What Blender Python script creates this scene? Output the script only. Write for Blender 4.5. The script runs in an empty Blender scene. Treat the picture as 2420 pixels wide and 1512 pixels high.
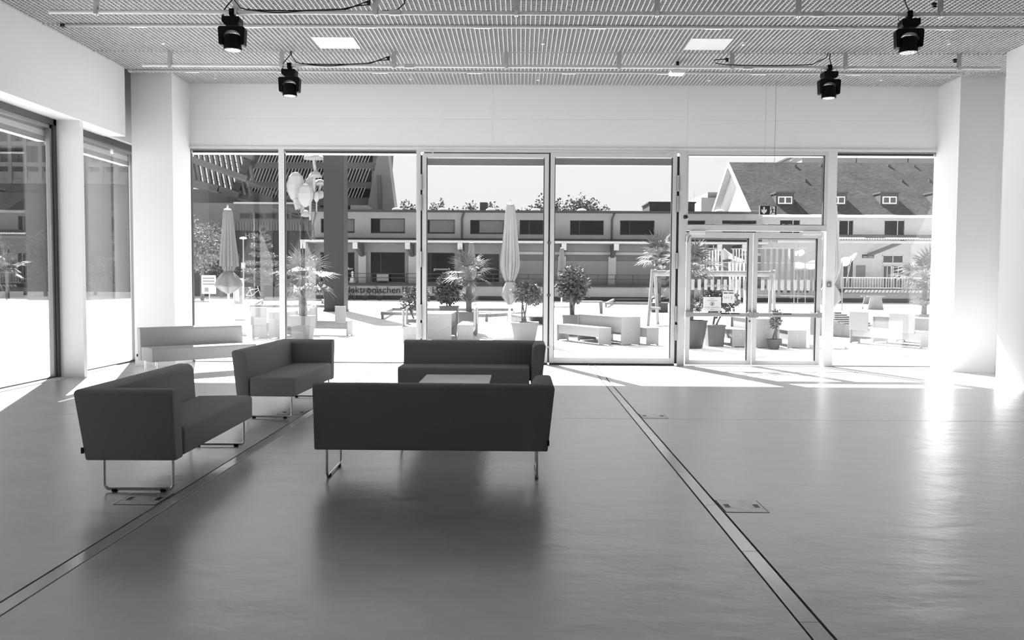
import bpy, bmesh, math, random
from mathutils import Vector, Matrix, Euler
random.seed(7)
scene = bpy.context.scene
COL = scene.collection
PI = math.pi

# ------------------------------------------------------------------ camera
FPX, PITCH, YAW, ROLL, CAM_H = 1950.0, 0.0482, 0.0097, 0.0064, 1.5
FW, FH = 2420.0, 1512.0
_f = Vector((-math.sin(YAW) * math.cos(PITCH), math.cos(YAW) * math.cos(PITCH), -math.sin(PITCH)))
_r0 = Vector((math.cos(YAW), math.sin(YAW), 0))
_u0 = _r0.cross(_f)
_r = _r0 * math.cos(ROLL) + _u0 * math.sin(ROLL)
_u = -_r0 * math.sin(ROLL) + _u0 * math.cos(ROLL)
cam_data = bpy.data.cameras.new('camera')
cam = bpy.data.objects.new('camera', cam_data)
COL.objects.link(cam)
cam_data.sensor_fit = 'HORIZONTAL'
cam_data.sensor_width = 36.0
cam_data.lens = FPX / FW * 36.0
cam_data.clip_start = 0.05
cam_data.clip_end = 2000
cm = Matrix(((_r.x, _u.x, -_f.x, 0), (_r.y, _u.y, -_f.y, 0), (_r.z, _u.z, -_f.z, CAM_H), (0, 0, 0, 1)))
cam.matrix_world = cm
scene.camera = cam

# ------------------------------------------------------------------ sky, sun, exposure
world = bpy.data.worlds.new('world')
scene.world = world
world.use_nodes = True
bg = world.node_tree.nodes['Background']
bg.inputs['Color'].default_value = (1, 1, 1, 1)
bg.inputs['Strength'].default_value = 1.0
SUN_DIR = Vector((-0.385, 1.0, 0.99)).normalized()
sun_data = bpy.data.lights.new('sun', 'SUN')
sun_data.energy = 38.0
sun_data.angle = math.radians(0.53)
sun = bpy.data.objects.new('sun', sun_data)
COL.objects.link(sun)
sun.location = SUN_DIR * 60
sun.rotation_euler = SUN_DIR.to_track_quat('Z', 'Y').to_euler()
vs = scene.view_settings
vs.view_transform = 'Standard'
vs.look = 'None'
vs.gamma = 1.0
vs.use_curve_mapping = False
vs.exposure = 0.0
scene.cycles.use_denoising = True
scene.cycles.max_bounces = 14
scene.cycles.diffuse_bounces = 8
scene.cycles.glossy_bounces = 5
scene.cycles.transparent_max_bounces = 24
scene.cycles.caustics_reflective = False
scene.cycles.caustics_refractive = False
scene.cycles.sample_clamp_indirect = 8.0

# ------------------------------------------------------------------ pixel -> place
def ray(x, y):
    return _r * ((x - FW / 2) / FPX) - _u * ((y - FH / 2) / FPX) + _f
def G(x, y, z=0.0):                      # point on the horizontal plane z
    r = ray(x, y); t = (z - CAM_H) / r.z
    return Vector((r.x * t, r.y * t, z))
def A(x, y, Y):                          # point on the vertical plane Y
    r = ray(x, y); t = Y / r.y
    return Vector((r.x * t, Y, CAM_H + r.z * t))

# ------------------------------------------------------------------ materials
_mats = {}
def M(name, v, rough=0.6, spec=0.5, metal=0.0, var=0.05, scale=3.0, bump=0.0, bscale=40.0, stretch=None):
    if name in _mats: return _mats[name]
    m = bpy.data.materials.new(name); m.use_nodes = True
    nt = m.node_tree; b = nt.nodes['Principled BSDF']
    b.inputs['Roughness'].default_value = rough
    b.inputs['Specular IOR Level'].default_value = spec
    b.inputs['Metallic'].default_value = metal
    tc = nt.nodes.new('ShaderNodeTexCoord')
    mp = nt.nodes.new('ShaderNodeMapping')
    nt.links.new(tc.outputs['Object'], mp.inputs['Vector'])
    if stretch: mp.inputs['Scale'].default_value = stretch
    nz = nt.nodes.new('ShaderNodeTexNoise'); nz.inputs['Scale'].default_value = scale
    nz.inputs['Detail'].default_value = 4
    nt.links.new(mp.outputs['Vector'], nz.inputs['Vector'])
    rp = nt.nodes.new('ShaderNodeValToRGB')
    lo, hi = max(0, v * (1 - var)), min(1, v * (1 + var))
    rp.color_ramp.elements[0].position = 0.3; rp.color_ramp.elements[1].position = 0.7
    rp.color_ramp.elements[0].color = (lo, lo, lo, 1)
    rp.color_ramp.elements[1].color = (hi, hi, hi, 1)
    nt.links.new(nz.outputs['Fac'], rp.inputs['Fac'])
    nt.links.new(rp.outputs['Color'], b.inputs['Base Color'])
    if bump:
        n2 = nt.nodes.new('ShaderNodeTexNoise'); n2.inputs['Scale'].default_value = bscale
        nt.links.new(tc.outputs['Object'], n2.inputs['Vector'])
        bp = nt.nodes.new('ShaderNodeBump'); bp.inputs['Strength'].default_value = bump
        bp.inputs['Distance'].default_value = 0.01
        nt.links.new(n2.outputs['Fac'], bp.inputs['Height'])
        nt.links.new(bp.outputs['Normal'], b.inputs['Normal'])
    m['ramp'] = 1
    _mats[name] = m
    return m

def glass(name, ior=1.5, tint=0.95, rough=0.0):
    if name in _mats: return _mats[name]
    m = bpy.data.materials.new(name); m.use_nodes = True
    nt = m.node_tree; nt.nodes.clear()
    out = nt.nodes.new('ShaderNodeOutputMaterial')
    mix = nt.nodes.new('ShaderNodeMixShader')
    fr = nt.nodes.new('ShaderNodeFresnel'); fr.inputs['IOR'].default_value = ior
    # the same value for both faces of a pane
    geo = nt.nodes.new('ShaderNodeNewGeometry')
    iorv = nt.nodes.new('ShaderNodeMix'); iorv.data_type = 'FLOAT'
    iorv.inputs[2].default_value = ior; iorv.inputs[3].default_value = 1.0 / ior
    nt.links.new(geo.outputs['Backfacing'], iorv.inputs[0])
    nt.links.new(iorv.outputs[0], fr.inputs['IOR'])
    tr = nt.nodes.new('ShaderNodeBsdfTransparent'); tr.inputs['Color'].default_value = (tint, tint, tint, 1)
    gl = nt.nodes.new('ShaderNodeBsdfGlossy'); gl.inputs['Roughness'].default_value = rough
    gl.inputs['Color'].default_value = (1, 1, 1, 1)
    nt.links.new(fr.outputs['Fac'], mix.inputs['Fac'])
    nt.links.new(tr.outputs['BSDF'], mix.inputs[1]); nt.links.new(gl.outputs['BSDF'], mix.inputs[2])
    nt.links.new(mix.outputs['Shader'], out.inputs['Surface'])
    _mats[name] = m
    return m

# ------------------------------------------------------------------ mesh builder
def bases(d):
    d = d.normalized()
    a = Vector((0, 0, 1)) if abs(d.z) < 0.9 else Vector((1, 0, 0))
    u = d.cross(a).normalized()
    return u, d.cross(u).normalized()

class MB:
    def __init__(s): s.v = []; s.f = []
    def add(s, vs_, fs):
        o = len(s.v); s.v += [Vector(p) for p in vs_]; s.f += [tuple(i + o for i in f) for f in fs]; return s
    def box(s, a, b):
        x0, y0, z0 = a; x1, y1, z1 = b
        return s.add([(x0,y0,z0),(x1,y0,z0),(x1,y1,z0),(x0,y1,z0),(x0,y0,z1),(x1,y0,z1),(x1,y1,z1),(x0,y1,z1)],
                     [(0,3,2,1),(4,5,6,7),(0,1,5,4),(1,2,6,5),(2,3,7,6),(3,0,4,7)])
    def obox(s, c, size, rot=(0, 0, 0)):
        R = Euler(rot).to_matrix(); c = Vector(c); h = Vector(size) / 2
        pts = [c + R @ Vector((sx*h.x, sy*h.y, sz*h.z)) for sz in (-1,1) for sx, sy in ((-1,-1),(1,-1),(1,1),(-1,1))]
        return s.add(pts, [(0,3,2,1),(4,5,6,7),(0,1,5,4),(1,2,6,5),(2,3,7,6),(3,0,4,7)])
    def beam(s, p0, p1, w, h, up=None):            # rectangular bar from p0 to p1
        p0, p1 = Vector(p0), Vector(p1); d = (p1 - p0).normalized()
        up = Vector(up) if up else (Vector((0,0,1)) if abs(d.z) < 0.95 else Vector((0,1,0)))
        u = d.cross(up).normalized(); n = u.cross(d).normalized()
        pts = [p + u*(a*w/2) + n*(b*h/2) for p in (p0, p1) for a, b in ((-1,-1),(1,-1),(1,1),(-1,1))]
        return s.add(pts, [(0,3,2,1),(4,5,6,7),(0,1,5,4),(1,2,6,5),(2,3,7,6),(3,0,4,7)])
    def cyl(s, p0, p1, r0, r1=None, n=12, caps=True):
        r1 = r0 if r1 is None else r1
        p0, p1 = Vector(p0), Vector(p1); u, w = bases(p1 - p0)
        pts = []
        for p, r in ((p0, r0), (p1, r1)):
            for i in range(n):
                a = 2*PI*i/n; pts.append(p + (u*math.cos(a) + w*math.sin(a))*r)
        fs = [(i, (i+1) % n, n + (i+1) % n, n + i) for i in range(n)]
        if caps: fs += [tuple(range(n-1, -1, -1)), tuple(range(n, 2*n))]
        return s.add(pts, fs)
    def tube(s, pts, r, n=8, rs=None):
        pts = [Vector(p) for p in pts]; o = len(s.v)
        ref = None; rings = []
        for i, p in enumerate(pts):
            d = (pts[min(i+1, len(pts)-1)] - pts[max(i-1, 0)]).normalized()
            if ref is None: u, w = bases(d)
            else:
                u = (ref - d * ref.dot(d)).normalized(); w = d.cross(u)
            ref = u; rr = rs[i] if rs else r
            rings.append([p + (u*math.cos(2*PI*k/n) + w*math.sin(2*PI*k/n))*rr for k in range(n)])
        allp = [q for ring in rings for q in ring]
        fs = []
        for i in range(len(pts)-1):
            for k in range(n):
                fs.append((i*n+k, i*n+(k+1) % n, (i+1)*n+(k+1) % n, (i+1)*n+k))
        fs += [tuple(range(n-1, -1, -1)), tuple(range((len(pts)-1)*n, len(pts)*n))]
        return s.add(allp, fs)
    def lathe(s, prof, n=20, c=(0, 0, 0), caps=True, wob=None):
        c = Vector(c); pts = []
        for j, (r, z) in enumerate(prof):
            for i in range(n):
                a = 2*PI*i/n; rr = r * (wob(a, j) if wob else 1)
                pts.append(c + Vector((rr*math.cos(a), rr*math.sin(a), z)))
        fs = [(j*n+i, j*n+(i+1) % n, (j+1)*n+(i+1) % n, (j+1)*n+i) for j in range(len(prof)-1) for i in range(n)]
        if caps: fs += [tuple(range(n-1, -1, -1)), tuple(range((len(prof)-1)*n, len(prof)*n))]
        return s.add(pts, fs)
    def prism(s, poly, axis, a, b):                # 2-D outline pushed along an axis
        n = len(poly)
        def P(p, t):
            if axis == 'x': return (t, p[0], p[1])
            if axis == 'y': return (p[0], t, p[1])
            return (p[0], p[1], t)
        pts = [P(p, a) for p in poly] + [P(p, b) for p in poly]
        fs = [(i, (i+1) % n, n+(i+1) % n, n+i) for i in range(n)] + [tuple(range(n-1, -1, -1)), tuple(range(n, 2*n))]
        return s.add(pts, fs)
    def quad(s, *p): return s.add(p, [tuple(range(len(p)))])
    def mesh(s, name, smooth=None, bevel=None, bseg=2, bang=50, bsel=None):
        me = bpy.data.meshes.new(name)
        me.from_pydata([tuple(p) for p in s.v], [], s.f)
        bm = bmesh.new(); bm.from_mesh(me)
        bmesh.ops.recalc_face_normals(bm, faces=bm.faces)
        if bevel:
            es = [e for e in bm.edges if len(e.link_faces) == 2 and e.calc_face_angle(0) > math.radians(bang) and (bsel is None or all(bsel(v.co) for v in e.verts))]
            bmesh.ops.bevel(bm, geom=es, offset=bevel, segments=bseg, profile=0.5, affect='EDGES', clamp_overlap=True)
        if smooth:
            lim = math.radians(smooth)
            for f in bm.faces: f.smooth = True
            for e in bm.edges:
                e.smooth = not (len(e.link_faces) == 2 and e.calc_face_angle(0) > lim)
        bm.to_mesh(me); bm.free()
        return me
    def build(s, name, mat, parent=None, smooth=None, bevel=None, bseg=2, world=False, bang=50, bsel=None):
        if world and parent is not None:
            inv = parent.matrix_basis.inverted()
            s.v = [inv @ p for p in s.v]
        return link(name, s.mesh(name, smooth, bevel, bseg, bang, bsel), mat, parent)

def link(name, data, mat=None, parent=None):
    o = bpy.data.objects.new(name, data); COL.objects.link(o)
    if mat is not None and not data.materials: data.materials.append(mat)
    if parent is not None: o.parent = parent
    return o
def tag(o, label=None, cat=None, group=None, kind=None):
    if label: o['label'] = label
    if cat: o['category'] = cat
    if group: o['group'] = group
    if kind: o['kind'] = kind
    return o
def thing(name, label, cat, loc=(0, 0, 0), rz=0.0, group=None):
    o = bpy.data.objects.new(name, None); COL.objects.link(o)
    o.empty_display_size = 0.1
    o.matrix_basis = Matrix.Translation(Vector(loc)) @ Matrix.Rotation(rz, 4, 'Z')
    return tag(o, label, cat, group)
def struct(o): o['kind'] = 'structure'; return o
def copy_tree(o, parent=None):
    c = o.copy(); COL.objects.link(c)
    if parent is not None: c.parent = parent
    for ch in list(o.children): copy_tree(ch, c)
    return c
def place(o, loc, rz=0.0):
    o.matrix_basis = Matrix.Translation(Vector(loc)) @ Matrix.Rotation(rz, 4, 'Z'); return o
def roundpoly(pts, rad, seg=4):
    out = []; n = len(pts)
    if not isinstance(rad, (list, tuple)): rad = [rad]*n
    for i in range(n):
        p = Vector(pts[i]).to_2d(); a = Vector(pts[i-1]).to_2d(); b = Vector(pts[(i+1) % n]).to_2d(); r = rad[i]
        if r <= 0: out.append((p.x, p.y)); continue
        da, db = (a-p).normalized(), (b-p).normalized()
        ang = da.angle(db); t = r / math.tan(ang/2)
        c = p + (da+db).normalized() * (r / math.sin(ang/2))
        s0 = p + da*t - c; s1 = p + db*t - c
        a0 = math.atan2(s0.y, s0.x); a1 = math.atan2(s1.y, s1.x)
        d = (a1 - a0 + PI) % (2*PI) - PI
        for k in range(seg+1):
            q = a0 + d*k/seg; out.append((c.x + r*math.cos(q), c.y + r*math.sin(q)))
    return out
def text(name, body, size, mat, parent, loc, rot=(PI/2, 0, 0), align='LEFT', extrude=0.002, width=None):
    """letters as a solid mesh; returns the object, its width before scaling in o['w0']"""
    cu = bpy.data.curves.new(name, 'FONT'); cu.body = body; cu.size = size; cu.align_x = align
    cu.extrude = extrude; cu.fill_mode = 'BOTH'; cu.resolution_u = 4
    tmp = bpy.data.objects.new('letters_source', cu); COL.objects.link(tmp)
    bpy.context.view_layer.update()
    me = bpy.data.meshes.new_from_object(tmp.evaluated_get(bpy.context.evaluated_depsgraph_get()))
    bpy.data.objects.remove(tmp); bpy.data.curves.remove(cu)
    me.name = name; me.materials.clear()
    xs_ = [v.co.x for v in me.vertices]; w0 = max(xs_) - min(xs_)
    o = link(name, me, mat, parent)
    o.location = loc; o.rotation_euler = rot
    if width: o.scale = (width/w0, width/w0, 1)
    text.w0 = w0
    return o
# ------------------------------------------------------------------ the room
white = M('white_wall_paint', 0.74, 0.7, 0.3, var=0.012, scale=0.8)
fac_white = M('facade_wall_paint', 0.87, 0.7, 0.3, var=0.012, scale=0.8)
frame_m = M('pale_aluminium', 0.64, 0.35, 0.5, var=0.02)
frame_w = M('white_lacquer', 0.78, 0.4, 0.5, var=0.01)
dark_frame = M('dark_anodised', 0.05, 0.4, 0.5, var=0.1)
mid_frame = M('grey_anodised', 0.25, 0.4, 0.5, var=0.05)
black = M('black_plastic', 0.012, 0.45, 0.5, var=0.2)
rubber = M('black_rubber', 0.02, 0.8, 0.3, var=0.2)
chrome = M('chrome', 0.75, 0.12, 0.5, metal=1.0, var=0.02)
steel = M('brushed_steel', 0.55, 0.3, 0.5, metal=1.0, var=0.05)
pane_m = glass('window_glass', 1.48, 0.97)
pane_left = glass('coated_window_glass', 1.85, 0.93)

XL, XG = -6.5, -6.92          # face of the side wall, plane of its glass
D, ZC, ZH = 14.69, 4.916, 3.83
XC0, XC1, DC = -6.56, -5.87, 13.96
XR, XRW, YRW = 7.30, 7.20, 12.5
YSOL = 3.15
YB = -7.0                      # rear wall behind the viewer
CH = [(-2.397, -2.288), (1.234, 1.345)]
JY = 8.946

# floor: polished screed with two service channels
def floor_mat():
    m = bpy.data.materials.new('polished_screed'); m.use_nodes = True
    nt = m.node_tree; b = nt.nodes['Principled BSDF']
    tc = nt.nodes.new('ShaderNodeTexCoord')
    def noise(scale, detail, st):
        mp = nt.nodes.new('ShaderNodeMapping'); mp.inputs['Scale'].default_value = st
        nt.links.new(tc.outputs['Object'], mp.inputs['Vector'])
        n = nt.nodes.new('ShaderNodeTexNoise'); n.inputs['Scale'].default_value = scale; n.inputs['Detail'].default_value = detail
        n.inputs['Roughness'].default_value = 0.6
        nt.links.new(mp.outputs['Vector'], n.inputs['Vector']); return n
    n1 = noise(0.8, 4, (1.0, 1.4, 1)); n2 = noise(5.0, 4, (1, 1.3, 1))
    def mrange(src, lo, hi):
        r = nt.nodes.new('ShaderNodeMapRange'); r.clamp = False
        r.inputs['To Min'].default_value = lo; r.inputs['To Max'].default_value = hi
        nt.links.new(src, r.inputs['Value']); return r.outputs['Result']
    mx = nt.nodes.new('ShaderNodeMix'); mx.data_type = 'FLOAT'; mx.inputs[0].default_value = 0.3
    nt.links.new(n1.outputs['Fac'], mx.inputs[2]); nt.links.new(n2.outputs['Fac'], mx.inputs[3])
    cb_ = nt.nodes.new('ShaderNodeCombineColor')
    v = mrange(mx.outputs[0], FLOOR_V*0.40, FLOOR_V*1.60)
    for k in range(3): nt.links.new(v, cb_.inputs[k])
    nt.links.new(cb_.outputs[0], b.inputs['Base Color'])
    nt.links.new(mrange(mx.outputs[0], FLOOR_R[0], FLOOR_R[1]), b.inputs['Roughness'])
    b.inputs['Specular IOR Level'].default_value = 1.0
    b.inputs['IOR'].default_value = 2.0
    n3 = noise(1.6, 4, (1, 1.6, 1))
    bp = nt.nodes.new('ShaderNodeBump'); bp.inputs['Strength'].default_value = 0.6; bp.inputs['Distance'].default_value = 0.016
    nt.links.new(n3.outputs['Fac'], bp.inputs['Height']); nt.links.new(bp.outputs['Normal'], b.inputs['Normal']); nt.links.new(bp.outputs['Normal'], b.inputs['Coat Normal'])
    b.inputs['Coat Weight'].default_value = 0.8; b.inputs['Coat Roughness'].default_value = 0.285
    return m
FLOOR_V, FLOOR_R = 0.40, (0.255, 0.40)
screed = floor_mat()
def glossy(m, ior=1.75, coat=0.5, cr=0.12):
    b = m.node_tree.nodes['Principled BSDF']
    b.inputs['IOR'].default_value = ior; b.inputs['Specular IOR Level'].default_value = 1.0
    b.inputs['Coat Weight'].default_value = coat; b.inputs['Coat Roughness'].default_value = cr
    return m
plate_m = glossy(M('polished_cover_plate', 0.55, 0.16, 1.0, var=0.06, scale=1.5))
joint_m = M('dark_joint', 0.03, 0.8, 0.2)
mb = MB()
xs = [(XG, CH[0][0]), (CH[0][1], CH[1][0]), (CH[1][1], 8.4)]
for x0, x1 in xs:
    for y0, y1 in ((YB, JY - 0.005), (JY + 0.005, 14.95)):
        mb.box((x0, y0, -0.12), (x1, y1, 0))
floor = struct(mb.build('floor', screed))
mb = MB()
for x0, x1 in CH: mb.box((x0, YB, -0.12), (x1, 14.95, -0.03))
mb.box((XG, JY - 0.005, -0.12), (8.4, JY + 0.005, -0.008))
mb.build('channel_bed', joint_m, floor)
pl = MB(); pl.box((-0.0425, 0.0015, -0.012), (0.0425, 0.9515, 0)); plm = pl.mesh('channel_cover', bevel=0.0015, bseg=1)
for x0, x1 in CH:
    for k in range(-11, 12):
        o = link('channel_cover', plm, plate_m, floor)
        o.location = ((x0 + x1)/2, 3.592 + 0.953*k, -0.0005)
# floor boxes beside the channels
box_lid = glossy(M('worn_floor_box_lid', 0.42, 0.3, 0.5, var=0.3, scale=14), cr=0.3)
def floor_box(x0, y0, label):
    t = thing('floor_box', label, 'floor box', (x0, y0, 0.0), 0, 'floor boxes beside the channels')
    w = 0.285
    MB().box((0, 0, -0.02), (w, 0.30, 0.0012)).build('rim', joint_m, t)
    MB().box((0.006, 0.006, -0.02), (w-0.006, 0.294, 0.0022)).build('lid', box_lid, t)
    for a in (0.028, w-0.063):
        MB().box((a - 0.02, 0.10, -0.02), (a + 0.055, 0.205, 0.0028)).build('flap', box_lid, t)
        MB().box((a, 0.115, -0.02), (a+0.035, 0.19, 0.0034)).build('cable_slot', black, t)
floor_box(1.347, 5.315, 'worn square floor box lid with two dark slots, on open floor beside a channel')
floor_box(1.347, 8.985, 'square floor box lid cut by the cross joint of the floor')
floor_box(1.347, 12.66, 'square floor box lid in the sunlit strip before the glass doors')
floor_box(-2.684, 5.365, 'square floor box lid in front of the sofa with the near arm')
floor_box(-2.684, 9.035, 'square floor box lid under the sofa leg frame, by the channel')

# ceiling slab and steel grating
slab_m = M('grey_plenum_slab', 0.25, 0.8, 0.2, var=0.1, scale=1.2)
grate_m = M('white_grating', 0.6, 0.5, 0.4, var=0.02)
ceiling = struct(MB().box((XL-0.6, YB, 5.62), (8.6, 14.95, 5.85)).build('ceiling', slab_m))
PITCH_G = 0.0633
slots = [10.10, 11.27, 12.58, 13.70]
edges = [YB] + [slots[0] - 1.24*k for k in range(12, 0, -1)] + slots + [D - 0.02]
edges = sorted(e for e in edges if e >= YB)
x0g, x1g = XL + 0.0, 8.02
for a, b in zip(edges[:-1], edges[1:]):
    if b - a < 0.1: continue
    mb = MB(); g = 0.028
    n = int((x1g - x0g) / PITCH_G)
    for i in range(n + 1):
        x = x0g + 0.03 + i*PITCH_G
        if x > XRW - 0.01 and b < YRW + 0.2: break
        mb.box((x - 0.0045, a + g, ZC), (x + 0.0045, b - g, ZC + 0.034))
    xe = XRW if b < YRW + 0.2 else x1g
    m2 = MB()
    ny = max(1, int(round((b - a - 2*g) / PITCH_G)))
    for j in range(ny + 1):
        y = a + g + (b - a - 2*g) * j / ny
        m2.box((x0g, y - 0.0025, ZC + 0.004), (xe, y + 0.0025, ZC + 0.034))
    mb.add(m2.v, m2.f)
    o = mb.build('grating_panel', grate_m, ceiling); o['kind'] = 'stuff'
for y in [slots[0] - 1.24*k for k in range(12, 0, -1)] + slots:
    MB().box((x0g, y - 0.03, ZC + 0.030), (XRW if y < YRW + 0.2 else x1g, y + 0.03, ZC + 0.07)).build('support_profile', M('grey_support', 0.3, 0.6, 0.3), ceiling)
# ceiling panels let into the grating
panel_m = M('white_ceiling_panel', 0.6, 0.6, 0.3, var=0.02, scale=6)
for i, (px0, lab) in enumerate(((-2.98, 'flat square white panel in the ceiling grating on the side of the window wall'),
                                (2.39, 'flat square white panel in the ceiling grating on the side of the solid wall'))):
    t = thing('ceiling_panel', lab, 'ceiling panel', (px0 + 0.295, 12.10, ZC), 0, 'square ceiling panels')
    MB().box((-0.295, -0.285, -0.006), (0.295, 0.285, 0.03)).build('face', panel_m, t, bevel=0.003)
    MB().box((-0.31, -0.30, 0.03), (0.31, 0.30, 0.05)).build('backing', frame_m, t)

# walls
wall_back = struct(MB().box((XG - 0.12, D + 0.012, ZH), (8.4, 15.65, 5.62)).build('wall_back', fac_white))
zj = A(1000, 281, D).z; xj = A(1625, 270, D).x
for xa, xb in ((XC1 - 0.05, A(1165, 280, D).x), (A(1165, 280, D).x, xj), (xj, XR + 0.05)):
    for za, zb in ((ZH, zj), (zj, 5.62)):
        MB().box((xa + 0.0012, D, za + 0.001), (xb - 0.0012, D + 0.012, zb - 0.001)).build('wall_panel', fac_white, wall_back)
wl = MB().box((XG - 0.12, YB, ZH), (XL, 13.62, 5.62)).box((XG - 0.12, 13.62, ZH), (XL - 0.28, D, 5.62)).box((XG - 0.12, YB, -0.1), (XL, YSOL, ZH)).box((XG - 0.12, 14.85, -0.1), (XC0, 15.0, ZH))
wall_left = struct(wl.build('wall_left', white))
wr = MB().box((XRW, YB, -0.1), (8.4, YRW, 5.62)).box((8.02, YRW, -0.1), (8.4, 15.0, 5.62))
wall_right = struct(wr.build('wall_right', white))
wall_rear = struct(MB().box((XG - 0.12, YB - 0.2, -0.1), (8.4, YB, 5.62)).build('wall_rear', M('grey_rear_wall', 0.72, 0.8, 0.2, var=0.02)))
pil = struct(MB().box((XC0, DC, -0.05), (XC1, D + 0.09, 5.62)).build('pillar_left', white))
pir = struct(MB().box((XR, DC, -0.05), (8.02, D + 0.09, 5.62)).build('pillar_right', white))
MB().box((XR - 0.004, DC - 0.006, 0.0), (8.02, DC, 0.05)).build('skirting', white, pir)

# side glazing: deep fins, dark-framed panes
fins = [12.29, 7.75, 3.2]
for y in fins:
    o = struct(MB().box((XG - 0.1, y - 0.045, 0), (XL - 0.02, y + 0.045, ZH)).build('trim_fin', frame_w))
struct(MB().box((XG - 0.12, YSOL, ZH - 0.012), (XL - 0.002, 13.62, ZH)).build('trim_soffit', frame_w))
struct(MB().box((XG - 0.02, YSOL, 0), (XL - 0.25, DC, 0.012)).build('trim_sill', frame_m))
bounds = [14.85] + fins
for i in range(len(bounds) - 1):
    y1, y0 = bounds[i] - (0.0 if i == 0 else 0.045), bounds[i+1] + 0.045
    w = struct(MB().box((XG - 0.03, y0 + 0.05, 0.03), (XG - 0.018, y1 - 0.05, ZH - 0.12)).build('window_%d' % (i + 5), pane_left))
    fr = MB()
    fr.box((XG - 0.06, y1 - 0.07, 0), (XG + 0.05, y1, ZH - 0.012)).box((XG - 0.06, y0, 0), (XG + 0.05, y0 + 0.03, ZH - 0.012))
    fr.box((XG - 0.06, y0, ZH - 0.10), (XG + 0.05, y1, ZH - 0.012)).box((XG - 0.06, y0, 0), (XG + 0.02, y1, 0.03))
    fr.build('window_frame', dark_frame, w)
    f2 = MB()
    f2.box((XG - 0.05, y1 - 0.12, 0.03), (XG + 0.015, y1 - 0.07, ZH - 0.10)).box((XG - 0.05, y0 + 0.03, ZH - 0.15), (XG + 0.015, y1 - 0.07, ZH - 0.10))
    f2.build('inner_frame', mid_frame, w)
    MB().box((XG - 0.20, y0 + 0.03, ZH - 0.34), (XG - 0.08, y1 - 0.07, ZH - 0.13)).build('blind_box', mid_frame, w)
    MB().box((XG - 0.20, y0 + 0.03, ZH - 0.26), (XG - 0.079, y1 - 0.07, ZH - 0.18)).build('blind_edge', frame_w, w)

# front glazing --------------------------------------------------------------
YF = D - 0.02
trim = struct(MB().box((XC1, YF, ZH - 0.035), (XR, 15.0, ZH + 0.004)).build('trim_1', frame_w))
xm = lambda x: A(x, 600, D).x
posts = [(660, 672), (984, 994), (1603, 1620), (1951, 1973)]
for n_, (a, b) in enumerate(posts):
    struct(MB().box((xm(a), YF, 0), (xm(b), D + 0.09, ZH - 0.03)).build('trim_%d' % (n_ + 2), frame_w if n_ in (0, 3) else frame_m, bevel=0.004))
def fixed_window(n, xa, xb, whiteline=False):
    w = struct(MB().box((xa + 0.012, D + 0.06, 0.02), (xb - 0.012, D + 0.072, ZH - 0.09)).build('window_%d' % n, pane_m))
    fr = MB().box((xa, D + 0.02, ZH - 0.065), (xb, D + 0.12, ZH - 0.035)).box((xa, D + 0.02, 0), (xb, D + 0.1, 0.02))
    fr.build('window_frame', mid_frame, w)
    MB().box((xa, D + 0.1, ZH - 0.10), (xb, D + 0.26, ZH - 0.065)).build('blind_box', mid_frame, w)
    MB().box((xa, D + 0.03, ZH - 0.112), (xb, D + 0.10, ZH - 0.10)).build('blind_edge', frame_w, w)
    if xa < -1: MB().box((xa, D + 0.03, 0), (xa + 0.014, D + 0.1, ZH - 0.1)).build('gasket', dark_frame, w)
    return w
fixed_window(1, XC1, xm(660)); fixed_window(2, xm(672), xm(985)); fixed_window(4, xm(1973), XR)
# big glazed door leaves
def big_door(n, xa, xb, hinge_left):
    zt = A((1000 if hinge_left else 1450), 362, D).z
    fw = 0.075
    d = struct(MB().box((xa + fw, D + 0.035, 0.13), (xb - fw, D + 0.05, zt - fw)).build('door_%d' % n, pane_m))
    fr = MB()
    fr.box((xa, D - 0.015, 0.03), (xa + fw, D + 0.07, zt)).box((xb - fw, D - 0.015, 0.03), (xb, D + 0.07, zt))
    fr.box((xa + fw, D - 0.015, zt - fw), (xb - fw, D + 0.07, zt)).box((xa + fw, D - 0.015, 0.03), (xb - fw, D + 0.07, 0.13))
    fr.build('door_frame', frame_m, d, bevel=0.004)
    g = MB()
    for a, b in ((xa + fw, xa + fw + 0.012), (xb - fw - 0.016, xb - fw)):
        g.box((a, D - 0.004, 0.13), (b, D + 0.06, zt - fw))
    g.build('gasket', dark_frame, d)
    MB().box((xa + fw, D + 0.10, zt - fw - 0.12), (xb - fw, D + 0.25, zt - fw)).build('blind_box', mid_frame, d)
    MB().box((xa, D - 0.005, 0.0), (xb, D + 0.05, 0.03)).build('bottom_seal', dark_frame, d)
    hx = xa - 0.016 if hinge_left else xb + 0.02
    for zh in (0.45, 0.78, 1.72, 2.72, 3.08):
        MB().cyl((hx, D - 0.03, zh), (hx, D - 0.03, zh + 0.28), 0.019, n=10).build('hinge', steel, d, smooth=40)
    return d
d1 = big_door(1, xm(998), xm(1295.5), True)
d2 = big_door(2, xm(1299.5), xm(1597), False)
xmid = xm(1297.5)
for xs0, xs1, dd in ((xm(994), xm(998), d1), (xm(1597), xm(1603), d2)):
    MB().box((xs0, D + 0.02, 0.03), (xs1, D + 0.06, 3.7)).build('hinge_gap', dark_frame, dd)
MB().box((xmid - 0.018, D + 0.01, 0.03), (xmid + 0.018, D + 0.04, 3.7)).build('meeting_seal', dark_frame, d2)
for zl in (2.15, 1.22, 0.3):
    MB().box((xmid - 0.03, D - 0.022, zl), (xmid + 0.03, D + 0.01, zl + 0.035)).build('latch', steel, d2)
hd = struct(MB().box((xm(994), YF - 0.005, A(1300, 361, D).z), (xm(1603), D + 0.09, ZH - 0.035)).build('trim_head', frame_m))
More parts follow.
